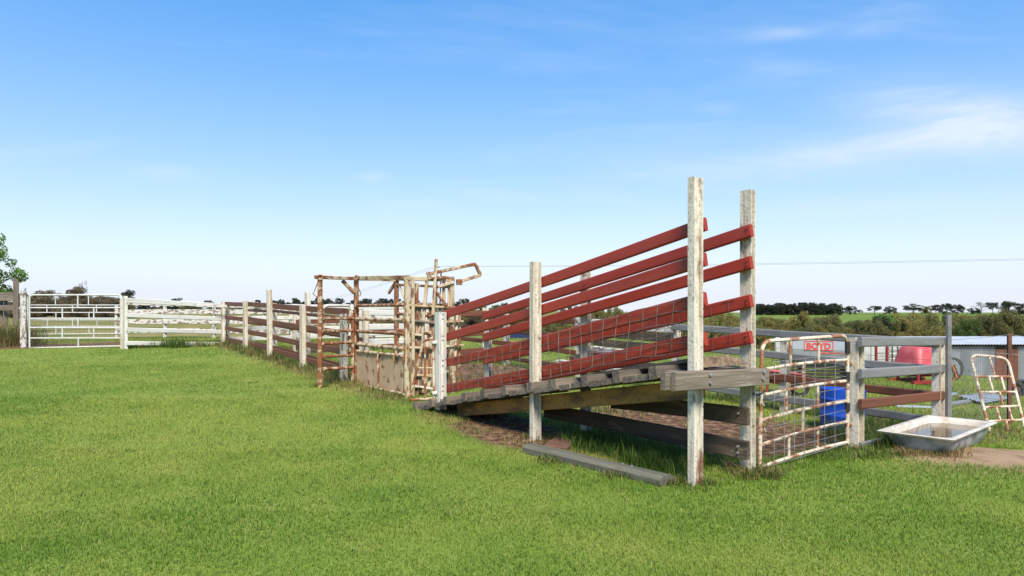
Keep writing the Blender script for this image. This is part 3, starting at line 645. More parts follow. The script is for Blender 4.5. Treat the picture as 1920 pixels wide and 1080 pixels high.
# white gates and rail fence at the far left
def tube_gate(label, P, L_, R_, T_, B_, bars_, ups, mm='white_tube', r=.024, net=True, group=None):
    g = thing('stock_gate', P(L_, B_(L_)), label, 'gate', group)
    tube('frame_tube', g, smooth_path([P(L_, B_(L_)), P(L_, T_), P(R_, T_), P(R_, B_(R_)), ], .16, 5), r*1.15, mm, 8)
    tube('frame_tube', g, [P(L_, B_(L_)), P(R_, B_(R_))], r*1.1, mm, 8)
    for y in bars_: tube('cross_tube', g, [P(L_, y), P(R_, y)], r, mm, 7)
    for x, a, b in ups: tube('upright_tube', g, [P(x, a), P(x, b)], r, mm, 7)
    if net:
        lines = [[P(x, 597), P(x, B_(x))] for x in np.arange(L_+6, R_, 8)] + [[P(L_, y), P(R_, y)] for y in (604, 619, 627, 641)]
        tubes('netting', g, lines, .0035, 'wire', 3)
    return g
dl, dr = 23.0, 22.6
P1 = lambda x, y: AT(x, y, dl+(dr-dl)*(x-55)/177)
tube_gate('white tube gate of five bars at the end of the white fence', P1, 55.5, 229, 553, lambda x: 652.5-(x-55)*.022, (577, 597, 614.5, 634), ((146, 553, 577), (117, 577, 597), (176, 577, 597), (146.5, 597, 614), (117, 614, 634), (176, 614, 634), (147, 634, 651)))
P2 = lambda x, y: AT(x, y, 26.2)
tube_gate('white tube gate standing open behind the nearer white gate', P2, 52, 226, 553.5, lambda x: 627-(x-55)*.01, (572, 586, 600, 612), ((104, 553, 572), (166, 553, 572), (88, 572, 586), (136, 572, 586), (181, 572, 586), (105, 586, 600), (167, 586, 600), (89, 600, 612), (136, 600, 612), (182, 600, 612), (105, 612, 626), (167, 612, 626)), r=.02, net=False)
gp = thing('gate_post', G(44, 652), 'rotten white timber gate post with a broken top', 'post')
b = G(44, 651); post('upright', gp, b, AT(44, 545, b.y).z-b.z, rect(.20, .19, .03), 'white_flaky', sink=.3, taper=.86)
post('splinter', gp, b+Vector((.02, -.02, AT(44, 545, b.y).z-b.z-.05)), .14, rect(.10, .07, .02), 'dark_timber', sink=.05, lean=(.07, 0), taper=.3)
post('upright', gp, b+Vector((-.13, .1, 0)), AT(38, 550, b.y).z-b.z, rect(.08, .1, .02), 'white_flaky', sink=.3)
def wf():
    a = G(235, 655); c = SVG(21.7, 0)
    f = thing('rail_fence', a, 'clean white four-railed fence from the tube gate to the corner post', 'fence')
    hgt = AT(235, 555, a.y).z-a.z
    post('post', f, a, hgt, ibeam(.13, .1), 'white_clean', sink=.3); post('post', f, a+Vector((-.15, .05, 0)), hgt-.1, rect(.09, .07), 'white_post', sink=.3)
    for (y0, y1, w) in ((563, 573, .16), (591, 597.5, .135), (618, 622.5, .14), (643.5, 645, .135)):
        bar('rail', f, AT(237, y0, a.y-.05), AT(415, y1, c.y-.05), rect(w, .045, .02), 'white_clean')
    # a second, flaking rail line close behind
    for (y0, y1, w) in ((566, 575, .10),): bar('rail', f, AT(237, y0+3, a.y+.6), AT(560, y1+3, c.y+.8), rect(w, .04), 'white_flaky')
wf()
def ff():
    A_, B_ = Vector((-17.5, 30.2, 0)), Vector((-6.2, 29.0, 0))
    f = thing('rail_fence', Vector((-12, 29.6, gz(-12, 29.6))), 'old flaking white board fence across the paddock behind the yards', 'fence')
    n = 5; pts = [A_.lerp(B_, i/n) for i in range(n+1)]
    for p in pts: p.z = gz(p.x, p.y); post('post', f, p, 1.42, rect(.15, .13), 'white_flaky', sink=.3)
    for a, b in zip(pts, pts[1:]): rails(f, a, b, (1.16, .72, .30), ['white_flaky'], rect(.20, .04), Vector((0, -.09, 0)), 'board', .03)
ff()
def gf():
    f = thing('timber_fence', Vector((-19, 25.6, gz(-19, 25.6))), 'weathered grey timber fence with a tall post beside the rotten gate post', 'fence')
    b = Vector((AT(30, 600, 25).x, 25.0, 0)); b.z = gz(b.x, b.y); post('post', f, b, AT(30, 523, 25).z-b.z, rect(.19, .17, .02), 'grey_timber', sink=.3)
    for px in (11, 2): q = Vector((AT(px, 600, 25.6).x, 25.6, 0)); q.z = gz(q.x, q.y); post('post', f, q, AT(px, 550, 25.6).z-q.z, rect(.14, .12), 'grey_timber', sink=.3)
    bar('board', f, AT(-60, 557, 25.8), AT(27, 556, 25.2), rect(.32, .05), 'grey_timber'); bar('board', f, AT(-60, 578, 25.8), AT(27, 577, 25.2), rect(.2, .05), 'grey_timber')
gf()
# netting fence on the right with a star picket
def nf():
    a = SVG(-.06, 4.66); m_ = Vector((7.65, 10.5, 0)); m_.z = gz(m_.x, m_.y); e = Vector((12.5, 12.6, 0)); e.z = gz(e.x, e.y)
    f = thing('wire_fence', m_, 'sagging wire netting fence on a rusty steel picket beyond the bathtub', 'fence')
    top = AT(1885, 625, m_.y).z
    bar('picket', f, m_-Vector((0, 0, .2)), Vector((m_.x, m_.y, top)), rect(.045, .06), 'iron_rust')
    bar('picket', f, e-Vector((0, 0, .2)), e+Vector((0, 0, 1.4)), rect(.045, .06), 'iron_rust')
    lines = []
    def pt(t, h):
        p = a.lerp(m_, t) if t <= 1 else m_.lerp(e, t-1)
        return Vector((p.x, p.y, p.z+h))
    for h in (.08, .2, .32, .44, .58, .72, .86, 1.0, 1.14): lines.append([pt(t, h+.02*math.sin(t*9+h*7)) for t in np.linspace(0, 2, 24)])
    for t in np.linspace(0.02, 1.98, 62): lines.append([pt(t, .05), pt(t+.004, .6), pt(t, 1.16)])
    tubes('netting', f, lines, .0021, 'wire_grey', 3)
    lines = [[pt(0, AT(1790, 610, a.y).z-a.z-.2), pt(.5, 1.32), pt(1, top-m_.z-.02), pt(2, 1.4)], [pt(0, 1.15), pt(1, 1.1), pt(2, 1.1)]]
    tubes('top_wire', f, lines, .005, 'wire_grey', 4)
nf()

# ------------------------------------------------------------------ bathtub
def rrect(a, b, r, n=6):
    P = []
    for cx, cy, a0 in ((a-r, -b+r, -90), (a-r, b-r, 0), (-a+r, b-r, 90), (-a+r, -b+r, 180)):
        for k in range(n): t = math.radians(a0+90*k/(n-1)); P.append((cx+r*math.cos(t), cy+r*math.sin(t)))
    return P
def loft(rings, close_last=True, close_first=False):
    vs_, fs = [], []; n = len(rings[0])
    for r_ in rings: vs_ += r_
    for i in range(len(rings)-1):
        for k in range(n): fs.append((i*n+k, i*n+(k+1) % n, (i+1)*n+(k+1) % n, (i+1)*n+k))
    if close_last: fs.append(tuple(range((len(rings)-1)*n, len(rings)*n)))
    if close_first: fs.append(tuple(range(n))[::-1])
    return vs_, fs
def bath():
    c = Vector((5.02, 8.02)); z0 = gz(c.x, c.y); zr = .262
    B = thing('bathtub', (c.x, c.y, z0), 'old white enamel bathtub holding muddy water on the ground', 'bathtub')
    ang = math.atan2(1.11, 1.25); M_ = Matrix.Translation((c.x, c.y, 0)) @ Matrix.Rotation(ang, 4, 'Z')
    def ring(a, b, r, z, sh=0): return [(x+sh, y, z) for x, y in rrect(a, b, r)]
    out_ = [ring(.835, .375, .03, zr-.018), ring(.845, .385, .03, zr), ring(.835, .375, .03, zr+.006), ring(.785, .325, .14, zr+.003), ring(.772, .312, .14, zr-.012), ring(.74, .285, .16, zr-.10, .01), ring(.68, .245, .14, zr-.24, .01), ring(.55, .18, .14, zr-.285)]
    vs_, fs = loft(out_); put('basin', mesh('basin', vs_, fs, 'enamel', True), B, M_)
    und = [ring(.83, .37, .03, zr-.019), ring(.795, .338, .15, zr-.020), ring(.785, .328, .20, zr-.09), ring(.745, .30, .24, zr-.19), ring(.66, .25, .22, zr-.27), ring(.56, .20, .18, zr-.305), ring(.4, .1, .09, zr-.31)]
    vs_, fs = loft(und); fs = [f[::-1] for f in fs]; put('shell', mesh('shell', vs_, fs, 'bath_under', True), B, M_)
    w = [(x, y, zr-.065) for x, y in rrect(.752, .294, .15)]; put('water', mesh('water', w, [tuple(range(len(w)))], 'murky_water'), B, M_)
    tube('twig', B, [M_ @ Vector((-.3, .0, zr-.08)), M_ @ Vector((-.22, -.02, zr-.03)), M_ @ Vector((-.18, .03, zr-.05))], .005, 'dark_timber', 4)
bath()
# ------------------------------------------------------------------ half drum in the pen
def drum():
    p = Vector((4.46, 9.25)); z0 = gz(*p); h = .575; n = 28
    D = thing('plastic_drum', (p.x, p.y, z0), 'bright blue plastic half drum on the dirt inside the pen', 'drum')
    def R_(r, z): return [(r*math.cos(2*math.pi*k/n), r*math.sin(2*math.pi*k/n), z) for k in range(n)]
    rs = [R_(.25, 0), R_(.265, .03), R_(.275, .2), R_(.282, .215), R_(.282, .24), R_(.276, .25), R_(.28, .42), R_(.288, .43), R_(.288, .455), R_(.28, .465), R_(.285, h), R_(.27, h), R_(.265, h-.05), R_(.255, .04)]
    vs_, fs = loft(rs, True, True); put('shell', mesh('shell', vs_, fs, 'blue_plastic', True), D, Matrix.Translation((p.x, p.y, z0-.01)) @ Matrix.Rotation(.04, 4, 'Y'))
drum()
# ------------------------------------------------------------------ loose timber by the ramp
def loose():
    a, b = G(993, 848), G(1252, 910)
    t = bar('timber_plank', None, a+Vector((0, 0, .035)), b+Vector((0, 0, .03)), [(-.11, -.07), (.11, -.07), (.115, .02), (.06, .06), (-.07, .065), (-.115, .035)], 'green_plank')
    tag(t, 'long greenish grey timber plank lying on the lawn before the ramp', 'plank')
    for k in (.72, .78): q = a.lerp(b, k); bolt(t, q+Vector((0, .02, .095)), (0, 0, 1), .012)
    p = G(1052, 838); o = box_part('paving_slab', None, p+Vector((0, 0, .025)), (.62, .30, .075), 'brick_red', math.atan2(U.y, U.x)-.9)
    tag(o, 'reddish brown slab lying on the earth under the ramp', 'slab')
loose()
# ------------------------------------------------------------------ discarded gate leaning by the netting
def leaning():
    dz = lambda y: 9.75 + (800-y)/140*.55
    P = lambda x, y: AT(x, y, dz(y))
    b0 = G(1862, 812)
    g = thing('leaning_gate', b0, 'rusty white tube gate frame leaning askew against the wire netting', 'gate')
    tube('frame_tube', g, smooth_path([P(1858, 818), P(1819, 665), P(1889, 671), P(1921, 800)], .13, 5), .021, 'rust_white', 8)
    def lx(y): return 1819+(y-665)*.255
    def rx(y): return 1889+(y-671)*.248
    ys_ = (705, 734, 763, 789)
    for y in ys_: tube('cross_tube', g, [P(lx(y+1), y+1), P(rx(y), y-(2 if y > 740 else -1))], .017, 'rust_white', 8)
    for (x0, y0, x1, y1) in ((1855, 668, 1865, 704), (1854, 705, 1862, 733), (1877, 706, 1884, 733), (1874, 734, 1881, 761), (1868, 763, 1876, 788), (1891, 762, 1898, 787), (1887, 789, 1890, 806)):
        tube('upright_tube', g, [P(x0, y0), P(x1, y1)], .015, 'rust_white', 7)
leaning()
# ------------------------------------------------------------------ pipes lying behind the tub
def pipes():
    for (x0, y0, x1, y1, r, m, lb) in ((1692, 757, 1792, 743, .045, 'alloy', 'dented silver irrigation pipe lying behind the white fence post'),
                                       (1775, 765, 1848, 752, .05, 'galv', 'dull grey pipe lying in the grass near the netting'),
                                       (1800, 752, 1868, 747, .035, 'iron_rust', 'thin rusty red pipe lying across the grey pipe'),
                                       (1680, 766, 1760, 768, .03, 'alloy', 'short thin silver pipe on the grass behind the tub')):
        a, b = G(x0, y0), G(x1, y1); a.z += r*.9; b.z += r*.9
        if m == 'iron_rust': a.z += .06; b.z += .05
        t = tube('pipe', None, [a, a.lerp(b, .5), b], r, m, 10); tag(t, lb, 'pipe')
    a, b = G(1845, 762), G(1896, 752)
    n = 24; vs_ = []; d = (b-a); sd = Vector((-d.y, d.x, 0)).normalized()
    for j in range(2):
        for i in range(n+1): q = a + sd*(.42*i/n) + d*j; vs_.append(q + Vector((0, 0, .06+.012*math.sin(i*1.6)+.10*i/n)) - a)
    fs = [(i, i+1, n+2+i, n+1+i) for i in range(n)]
    o = put('iron_sheet', mesh('iron_sheet', vs_, fs, 'iron_sheet'), None, Matrix.Translation(a)); tag(o, 'loose pale corrugated iron sheet propped beside the rusty picket', 'iron sheet')
    m_ = o.modifiers.new('thickness', 'SOLIDIFY'); m_.thickness = .004
pipes()
def wheels():
    for (px, py, lb) in ((1905, 722, 'black tyre lying by the leaning gate at the netting'), (1917, 716, 'black tyre stacked beside another tyre near the netting')):
        p = G(px, py+22); p.z += .17
        pts = [(math.cos(t)*.16, .02*math.sin(t), math.sin(t)*.16) for t in np.linspace(0, 2*math.pi, 17)[:-1]]
        w = thing('wheel', p-Vector((0, 0, .17)), lb, 'tyre')
        tube('tyre', w, [p+Vector(q) for q in pts], .055, 'black_rubber', 8, closed=True)
        bar('hub', w, p+Vector((0, -.03, 0)), p+Vector((0, .03, 0)), circ(.10, 10), 'dark_steel')
wheels()
# ------------------------------------------------------------------ machinery beyond the pen
def text_mesh(body, size, bold=0.0, m='sign_red'):
    cu = bpy.data.curves.new('lettering', 'FONT'); cu.body = body; cu.size = size; cu.extrude = .002; cu.offset = bold; cu.resolution_u = 3
    o = bpy.data.objects.new('lettering_tmp', cu); C.objects.link(o); bpy.context.view_layer.update()
    me = bpy.data.meshes.new_from_object(o.evaluated_get(bpy.context.evaluated_depsgraph_get()))
    C.objects.unlink(o); bpy.data.objects.remove(o); me.materials.clear(); me.materials.append(MATS[m]); me.name = 'lettering'; return me
def trailer():
    # long face parallel to the yards
    d0 = 14.0; c = AT(1452, 700, d0); a = Vector((c.x, c.y)); w = Vector((.93, -.37)).normalized(); nrm = Vector((w.y, -w.x)); 
    if nrm.y > 0: nrm = -nrm
    z1 = AT(1470, 634, d0).z; z0g = gz(a.x+1, a.y)
    T = thing('feed_trailer', (a.x+1, a.y, z0g), 'silver feed trailer with red lettering behind the back yard fence', 'trailer')
    M_ = Matrix((Vector((w.x, w.y, 0)), Vector((-nrm.x, -nrm.y, 0)), Vector((0, 0, 1)))).transposed().to_4x4(); M_.translation = (a.x, a.y, 0)
    L_ = 1.62
    # body: upper box, lower part folded under
    prof = [(0, z1), (0, z1-.22), (.05, z1-.42), (.30, z1-.62), (1.0, z1-.62), (1.0, z1)]
    n = len(prof); vs_ = [(x, y, z) for x in (.34, L_) for y, z in prof]
    fs = [tuple(range(n)), tuple(range(n, 2*n))[::-1]] + [(i, i+n, (i+1) % n+n, (i+1) % n) for i in range(n)]
    put('body', mesh('body', vs_, fs, 'silver_paint'), T, M_)
    box_part('end_panel', T, M_ @ Vector((.17, .35, z1-.17)), (.32, .8, .34), 'cabinet', math.atan2(w.y, w.x), .02)
    vs_ = [(x, y, z) for x in (.3, L_+.04) for y, z in ((-.02, z1+.002), (-.02, z1+.04), (1.02, z1+.04), (1.02, z1+.002))]
    put('rim', mesh('rim', vs_, [(0, 1, 2, 3)[::-1], (4, 5, 6, 7), (0, 4, 5, 1)[::-1], (1, 5, 6, 2)[::-1], (2, 6, 7, 3)[::-1], (3, 7, 4, 0)[::-1]], 'silver_paint'), T, M_)
    for k in range(5): 
        q = .62+.02*k
        bar('slat', T, M_ @ Vector((.3, .02+.03*k, z1-.50-.075*k)), M_ @ Vector((L_, .02+.03*k, z1-.50-.075*k)), rect(.05, .04), 'dark_steel')
    for x in (.5, L_-.3):
        for y in (.1, .85): 
            g_ = M_ @ Vector((x, y, 0)); bar('leg', T, Vector((g_.x, g_.y, gz(g_.x, g_.y)-.05)), Vector((g_.x, g_.y, z1-.6)), rect(.07, .07), 'dark_steel')
    Rx = Matrix.Rotation(math.pi/2, 4, 'X')
    put('lettering', text_mesh('BOYD', .165, .005), T, M_ @ Matrix.Translation((.60, -.006, z1-.20)) @ Rx)
    put('lettering', text_mesh('Metalworks.com.au', .062, .0005), T, M_ @ Matrix.Translation((.82, .006, z1-.30)) @ Matrix.Rotation(-.12, 4, 'X') @ Rx)
    for (xa, za, xb, zb) in ((.565, .05, 1.09, .05), (.565, .225, 1.09, .225), (.565, .05, .565, .225), (1.09, .05, 1.09, .225)):
        bar('sign_border', T, M_ @ Vector((xa, -.004, z1-za)), M_ @ Vector((xb, -.004, z1-zb)), rect(.014, .006, .001), 'sign_red', up=Vector((0, 0, 1)) if za == zb else Vector((w.x, w.y, 0)))
trailer()
def barrow():
    d = 12.6; c = AT(1457, 720, d); z0 = gz(c.x, c.y)
    B = thing('wheelbarrow', (c.x, c.y, z0), 'red metal wheelbarrow tray seen through the small gate', 'wheelbarrow')
    zt = AT(1455, 697, d).z; vs_, fs = loft([[(x*.30, y*.34, zt-.22) for x, y in rrect(.6, .6, .2)], [(x*.52, y*.52, zt) for x, y in rrect(.75, .7, .2)], [(x*.55, y*.55, zt+.012) for x, y in rrect(.75, .7, .2)], [(x*.50, y*.50, zt-.005) for x, y in rrect(.75, .7, .2)], [(x*.28, y*.3, zt-.19) for x, y in rrect(.6, .6, .2)]], True, True)
    put('tray', mesh('tray', vs_, fs, 'red_plastic', True), B, Matrix.Translation((c.x, c.y, 0)) @ Matrix.Rotation(.12, 4, 'Y'))
    for s_ in (-1, 1): tube('leg', B, [Vector((c.x-.22, c.y+.15*s_, zt-.15)), Vector((c.x-.27, c.y+.18*s_, z0))], .02, 'red_dark', 6); tube('handle', B, [Vector((c.x-.75, c.y+.25*s_, zt-.05)), Vector((c.x+.35, c.y+.12*s_, zt-.24))], .018, 'dark_steel', 6)
    pts = [Vector((c.x+.42+.15*math.cos(t), c.y, z0+.16+.15*math.sin(t))) for t in np.linspace(0, 2*math.pi, 15)[:-1]]; tube('wheel', B, pts, .035, 'black_rubber', 7, closed=True)
barrow()
def spreader():
    d = 17.2; c = AT(1723, 715, d); z0 = gz(c.x, c.y); f = d/FPX
    S = thing('feed_spreader', (c.x, c.y, z0), 'faded red plastic feed spreader hopper beyond the pen', 'spreader')
    zt, zb, zl = AT(1707, 648, d).z, AT(1707, 682, d).z, AT(1707, 702, d).z
    M_ = Matrix.Translation((c.x, c.y, 0)) @ Matrix.Rotation(.3, 4, 'Z')
    def r(a, b, z, rr=.12): return [(x, y, z) for x, y in rrect(a, b, rr)]
    vs_, fs = loft([r(.45, .42, zb), r(.44, .41, zb+.03), r(.40, .37, zb+.24, .14), r(.36, .33, zt-.06, .16), r(.30, .27, zt, .14), r(.12, .1, zt+.012, .08)], True, True)
    put('hood', mesh('hood', vs_, fs, 'red_plastic', True), S, M_)
    vs_, fs = loft([r(.47, .44, zb-.05), r(.47, .44, zb-.002)], True, True); put('rim', mesh('rim', vs_, fs, 'orange', False), S, M_)
    vs_, fs = loft([r(.22, .2, z0+.22, .08), r(.28, .26, z0+.3, .1), r(.42, .40, zb-.052, .1)], True, True); put('hopper', mesh('hopper', vs_, fs, 'red_dark', True), S, M_)
    for x, y in ((-.36, -.3), (.36, -.3), (-.36, .3), (.36, .3)): q = M_ @ Vector((x, y, 0)); bar('leg', S, Vector((q.x, q.y, gz(q.x, q.y)-.03)), Vector((q.x, q.y, zb-.05)), rect(.06, .06), 'red_dark')
    for y in (-.35, .35): bar('skid', S, M_ @ Vector((-.6, y, z0+.10)), M_ @ Vector((.55, y, z0+.10)), rect(.08, .08), 'red_dark')
    for k in range(3): tube('hose', S, [M_ @ Vector((.45+.05*k, -.5, zb)), M_ @ Vector((.52+.06*k, -.56, zb-.3)), M_ @ Vector((.40+.08*k, -.52, z0+.15))], .02, 'orange' if k == 1 else 'dark_steel', 6)
spreader()
def ibc():
    d = 19.5; a = AT(1664, 700, d); z0 = gz(a.x, a.y); zt = AT(1680, 648, d).z; w = (1706-1664)*d/FPX+.45
    T = thing('caged_tank', (a.x+w/2, a.y+.5, z0), 'white plastic water tank in a steel cage behind the red spreader', 'tank')
    box_part('tank', T, (a.x+w/2, a.y+.55, (z0+.15+zt)/2), (w-.08, 1.0, zt-z0-.15), 'white_clean', 0, .06)
    box_part('pallet', T, (a.x+w/2, a.y+.55, z0+.06), (w, 1.05, .13), 'dark_steel', 0, .02)
    for i in range(8): x = a.x+w*i/7; tube('cage_bar', T, [(x, a.y+.02, z0+.1), (x, a.y+.02, zt+.02)], .013, 'dark_steel', 5)
    for i in range(6): z = z0+.15+(zt-z0-.13)*i/5; tube('cage_bar', T, [(a.x, a.y, z), (a.x+w, a.y, z)], .013, 'dark_steel', 5)
ibc()
def cabinets():
    d = 18.0; a, b = AT(1612, 720, d), AT(1640, 720, d); z0 = gz(a.x, a.y); zt = AT(1640, 646, d).z
    o = thing('storage_cupboard', (a.x+.2, a.y, z0), 'pale grey metal cupboard standing behind the grey pipe fence', 'cupboard')
    box_part('case', o, ((a.x+b.x)/2-.05, d+.3, (z0+zt)/2), (.55, .55, zt-z0), 'cabinet', 0, .015); bar('door_edge', o, (b.x-.1, d-.01, z0+.05), (b.x-.1, d-.01, zt-.04), rect(.03, .02), 'alloy'); box_part('door_panel', o, ((a.x+b.x)/2-.08, d+.01, (z0+zt)/2), (.40, .02, zt-z0-.1), 'cabinet', 0, .006)
    a, b = AT(1643, 720, d), AT(1662, 720, d)
    o = thing('rabbit_hutch', (a.x, a.y, z0), 'narrow pale hutch with rusty red frame beside the grey cupboard', 'hutch')
    for x in (a.x, b.x+.02):
        for y in (d, d+.5): bar('frame_post', o, (x, y, z0-.02), (x, y, zt-.02), rect(.05, .05), 'red_dark')
    n = 4
    for i in range(n): zz_ = z0+.05+(zt-z0-.1)*i/n; box_part('panel', o, ((a.x+b.x)/2, d+.25, zz_+(zt-z0-.14)/n/2), (b.x-a.x-.03, .45, (zt-z0-.16)/n), 'cabinet', 0, .006)
cabinets()
def mower():
    d = 21; c = AT(1778, 690, d); z0 = gz(c.x, c.y)
    m = thing('garden_cart', (c.x, c.y, z0), 'small cart with an orange box and curved dark hoops by the shed', 'cart')
    zb = AT(1775, 679, d).z
    box_part('box', m, (c.x-.05, c.y, zb), (.22, .2, .24), 'orange', 0, .015)
    for dx in (-.05, .12):
        pts = [Vector((c.x+.12+dx+.30*math.cos(t), c.y+dx, z0+.33+.33*math.sin(t))) for t in np.linspace(0, 2*math.pi, 21)[:-1]]; tube('wheel', m, pts, .022, 'dark_steel', 6, closed=True)
    tube('frame_tube', m, [Vector((c.x-.15, c.y, z0+.05)), Vector((c.x-.1, c.y, zb)), Vector((c.x+.25, c.y, z0+.34))], .018, 'dark_steel', 6)
mower()
# small blue hay cart seen far behind the crush, and scrap around it
def bluebox():
    d = 30; c = AT(965, 640, d); z0 = gz(c.x, c.y)
    m = thing('farm_trailer', (c.x, c.y, z0), 'small dark blue farm trailer in the dry paddock behind the ramp', 'trailer')
    zt = AT(965, 632, d).z; box_part('body', m, (c.x, c.y, (z0+zt)/2+.12), (1.0, 1.6, zt-z0-.3), 'navy', .2, .03)
    for s_ in (-.4, .4):
        pts = [Vector((c.x+s_, c.y-.4+.24*math.cos(t), z0+.26+.24*math.sin(t))) for t in np.linspace(0, 2*math.pi, 15)[:-1]]; tube('wheel', m, pts, .06, 'black_rubber', 7, closed=True)
bluebox()
def junk():
    # stack of flaking boards beyond the back fence, seen under the ramp rails
    c = SVG(7.6, 6.3)
    for k in range(5):
        a = SVG(6.2+.2*k, 5.4+.22*(k % 3), .12+.10*k); b = SVG(9.2-.25*k, 5.5+.25*(k % 3), .12+.10*k)
        a.z = max(a.z, gz(a.x, a.y)+.07); b.z = max(b.z, gz(b.x, b.y)+.07)
        o = bar('old_board', None, a, b, rect(.11, .24), 'white_flaky' if k % 2 == 0 else 'brown_dark'); tag(o, 'flaking white board in a heap behind the back fence' if k % 2 == 0 else 'dark brown board in a heap behind the back fence', 'board', 'boards heaped behind the back fence')
junk()
# ------------------------------------------------------------------ iron shed
def shed():
    d = 47.0; xa, xb = AT(1560, 700, d).x, AT(2080, 700, d).x
    z0 = min(gz(x, d) for x in (xa, (xa+xb)/2)) ; zE = AT(1800, 648, d).z
    S = thing('iron_shed', ((xa+xb)/2, d+3, z0), 'long grey corrugated iron shed with a pale roof beyond the netting', 'shed')
    w = .80; n = int((xb-xa)/w); nn = 16
    def sheetmesh(nm, m, hh, amp=.022):
        vs_ = []
        for j in (0, 1):
            for i in range(nn+1): vs_.append((w*i/nn, amp*math.sin(2*math.pi*i/nn*4), hh*j))
        return mesh(nm, vs_, [(i, i+1, nn+2+i, nn+1+i) for i in range(nn)], m, True)
    H = zE-z0+.25
    mes = [sheetmesh('wall_sheet', 'iron_sheet', H+random.uniform(-.04, .06)) for _ in range(3)]; mr = sheetmesh('rusty_sheet', 'iron_rust', H*.94)
    for i in range(n):
        x = xa+i*w; px = 960+FPX*x/d
        rusty = 1862 < px < 1892
        o = put('wall_sheet', mr if rusty else mes[i % 3], S, Matrix.Translation((x, d-(.04 if rusty else 0)+random.uniform(-.012, .012), z0-.3)))
        if rusty: o['label'] = 'rusty red wall sheet'
    # roof sheets slope up and away
    zR = AT(1800, 633.5, d+4).z; sl_ = math.hypot(4.4, zR-zE)
    rm = sheetmesh('roof_sheet', 'iron_roof', sl_, .03)
    ang = math.atan2(zR-zE, 4.4)-math.pi/2
    for i in range(n): put('roof_sheet', rm, S, Matrix.Translation((xa+i*w, d-.35, zE+.10+.004*(i % 2))) @ Matrix.Rotation(ang, 4, 'X'))
    bar('eave_beam', S, (xa, d-.05, zE+.02), (xb, d-.05, zE+.02), rect(.14, .08), 'dark_timber')
    bar('back_wall', S, (xa, d+4, (z0+zR)/2-.1), (xb, d+4, (z0+zR)/2-.1), rect(zR-z0, .05), 'iron_sheet')
    bar('side_wall', S, (xa, d+.05, z0+H/2-.2), (xa, d+3.95, z0+H/2-.2), rect(H, .05), 'iron_sheet')
shed()
# ------------------------------------------------------------------ overhead wires
def wires():
    d = 95; b = AT(819, 500, d); b.z = 0; z0 = gz(b.x, b.y)
    P_ = thing('power_pole', (b.x, b.y, z0), 'distant timber power pole behind the crush lever', 'power pole')
    top = AT(819, 498, d).z; bar('pole', P_, (b.x, b.y, z0-.3), (b.x, b.y, top), circ(.11, 8), 'pole_wood', taper=.75, smooth=True)
    bar('cross_arm', P_, (b.x-.3, b.y-.8, top-.2), (b.x+.3, b.y+.8, top-.2), rect(.1, .1), 'pole_wood')
    k = 0
    for dy in (-.7, .7):
        q = Vector((b.x+.25*dy, b.y+dy, top-.13))
        for (ex, ey, ed, sag) in ((2150, 481+2*dy, 70, .25), (560, 572+2*dy, 330, 1.0)):
            e = AT(ex, ey, ed); pts = [q.lerp(e, t)-Vector((0, 0, sag*4*t*(1-t))) for t in np.linspace(0, 1, 15)]
            t_ = tube('power_line', None, pts, .020, 'wire_grey', 4); tag(t_, 'thin overhead wire running right from the distant pole' if ex > 900 else 'thin overhead wire dropping left from the distant pole', 'wire', 'overhead wires')
wires()

# ------------------------------------------------------------------ trees
def blades_mesh(name, co, faces, m, cols=None):
    me = bpy.data.meshes.new(name); n = len(co); me.vertices.add(n); me.vertices.foreach_set('co', np.asarray(co, np.float32).ravel())
    fl = np.asarray(faces, np.int32); k = fl.shape[1]
    me.loops.add(fl.size); me.loops.foreach_set('vertex_index', fl.ravel()); me.polygons.add(len(fl)); me.polygons.foreach_set('loop_start', np.arange(0, fl.size, k, dtype=np.int32))
    me.update()
    if cols is not None:
        a = me.attributes.new('tint', 'FLOAT_COLOR', 'POINT'); c = np.ones((n, 4), np.float32); c[:, :3] = cols; a.data.foreach_set('color', c.ravel())
    if m: me.materials.append(MATS[m])
    return me
def leaves(clumps, per, size, m, rng, flat=.8):
    P = []
    for (c, r) in clumps:
        k = max(6, int(per*r*r/ .01)); d = rng.normal(size=(k, 3)); d /= np.linalg.norm(d, axis=1)[:, None]
        rad = r*(.35+.65*rng.random(k)**.5)[:, None]; q = d*rad; q[:, 2] *= flat; P.append(np.array(c)+q)
    P = np.concatenate(P); n = len(P)
    a = rng.normal(size=(n, 3)); a /= np.linalg.norm(a, axis=1)[:, None]; b = np.cross(a, rng.normal(size=(n, 3))); b /= np.linalg.norm(b, axis=1)[:, None]
    s = size*(.6+.8*rng.random(n))[:, None]
    co = np.stack([P-a*s, P+b*s*.5, P+a*s, P-b*s*.5], 1).reshape(-1, 3)
    return blades_mesh('crown', co, np.arange(4*n).reshape(n, 4), m)
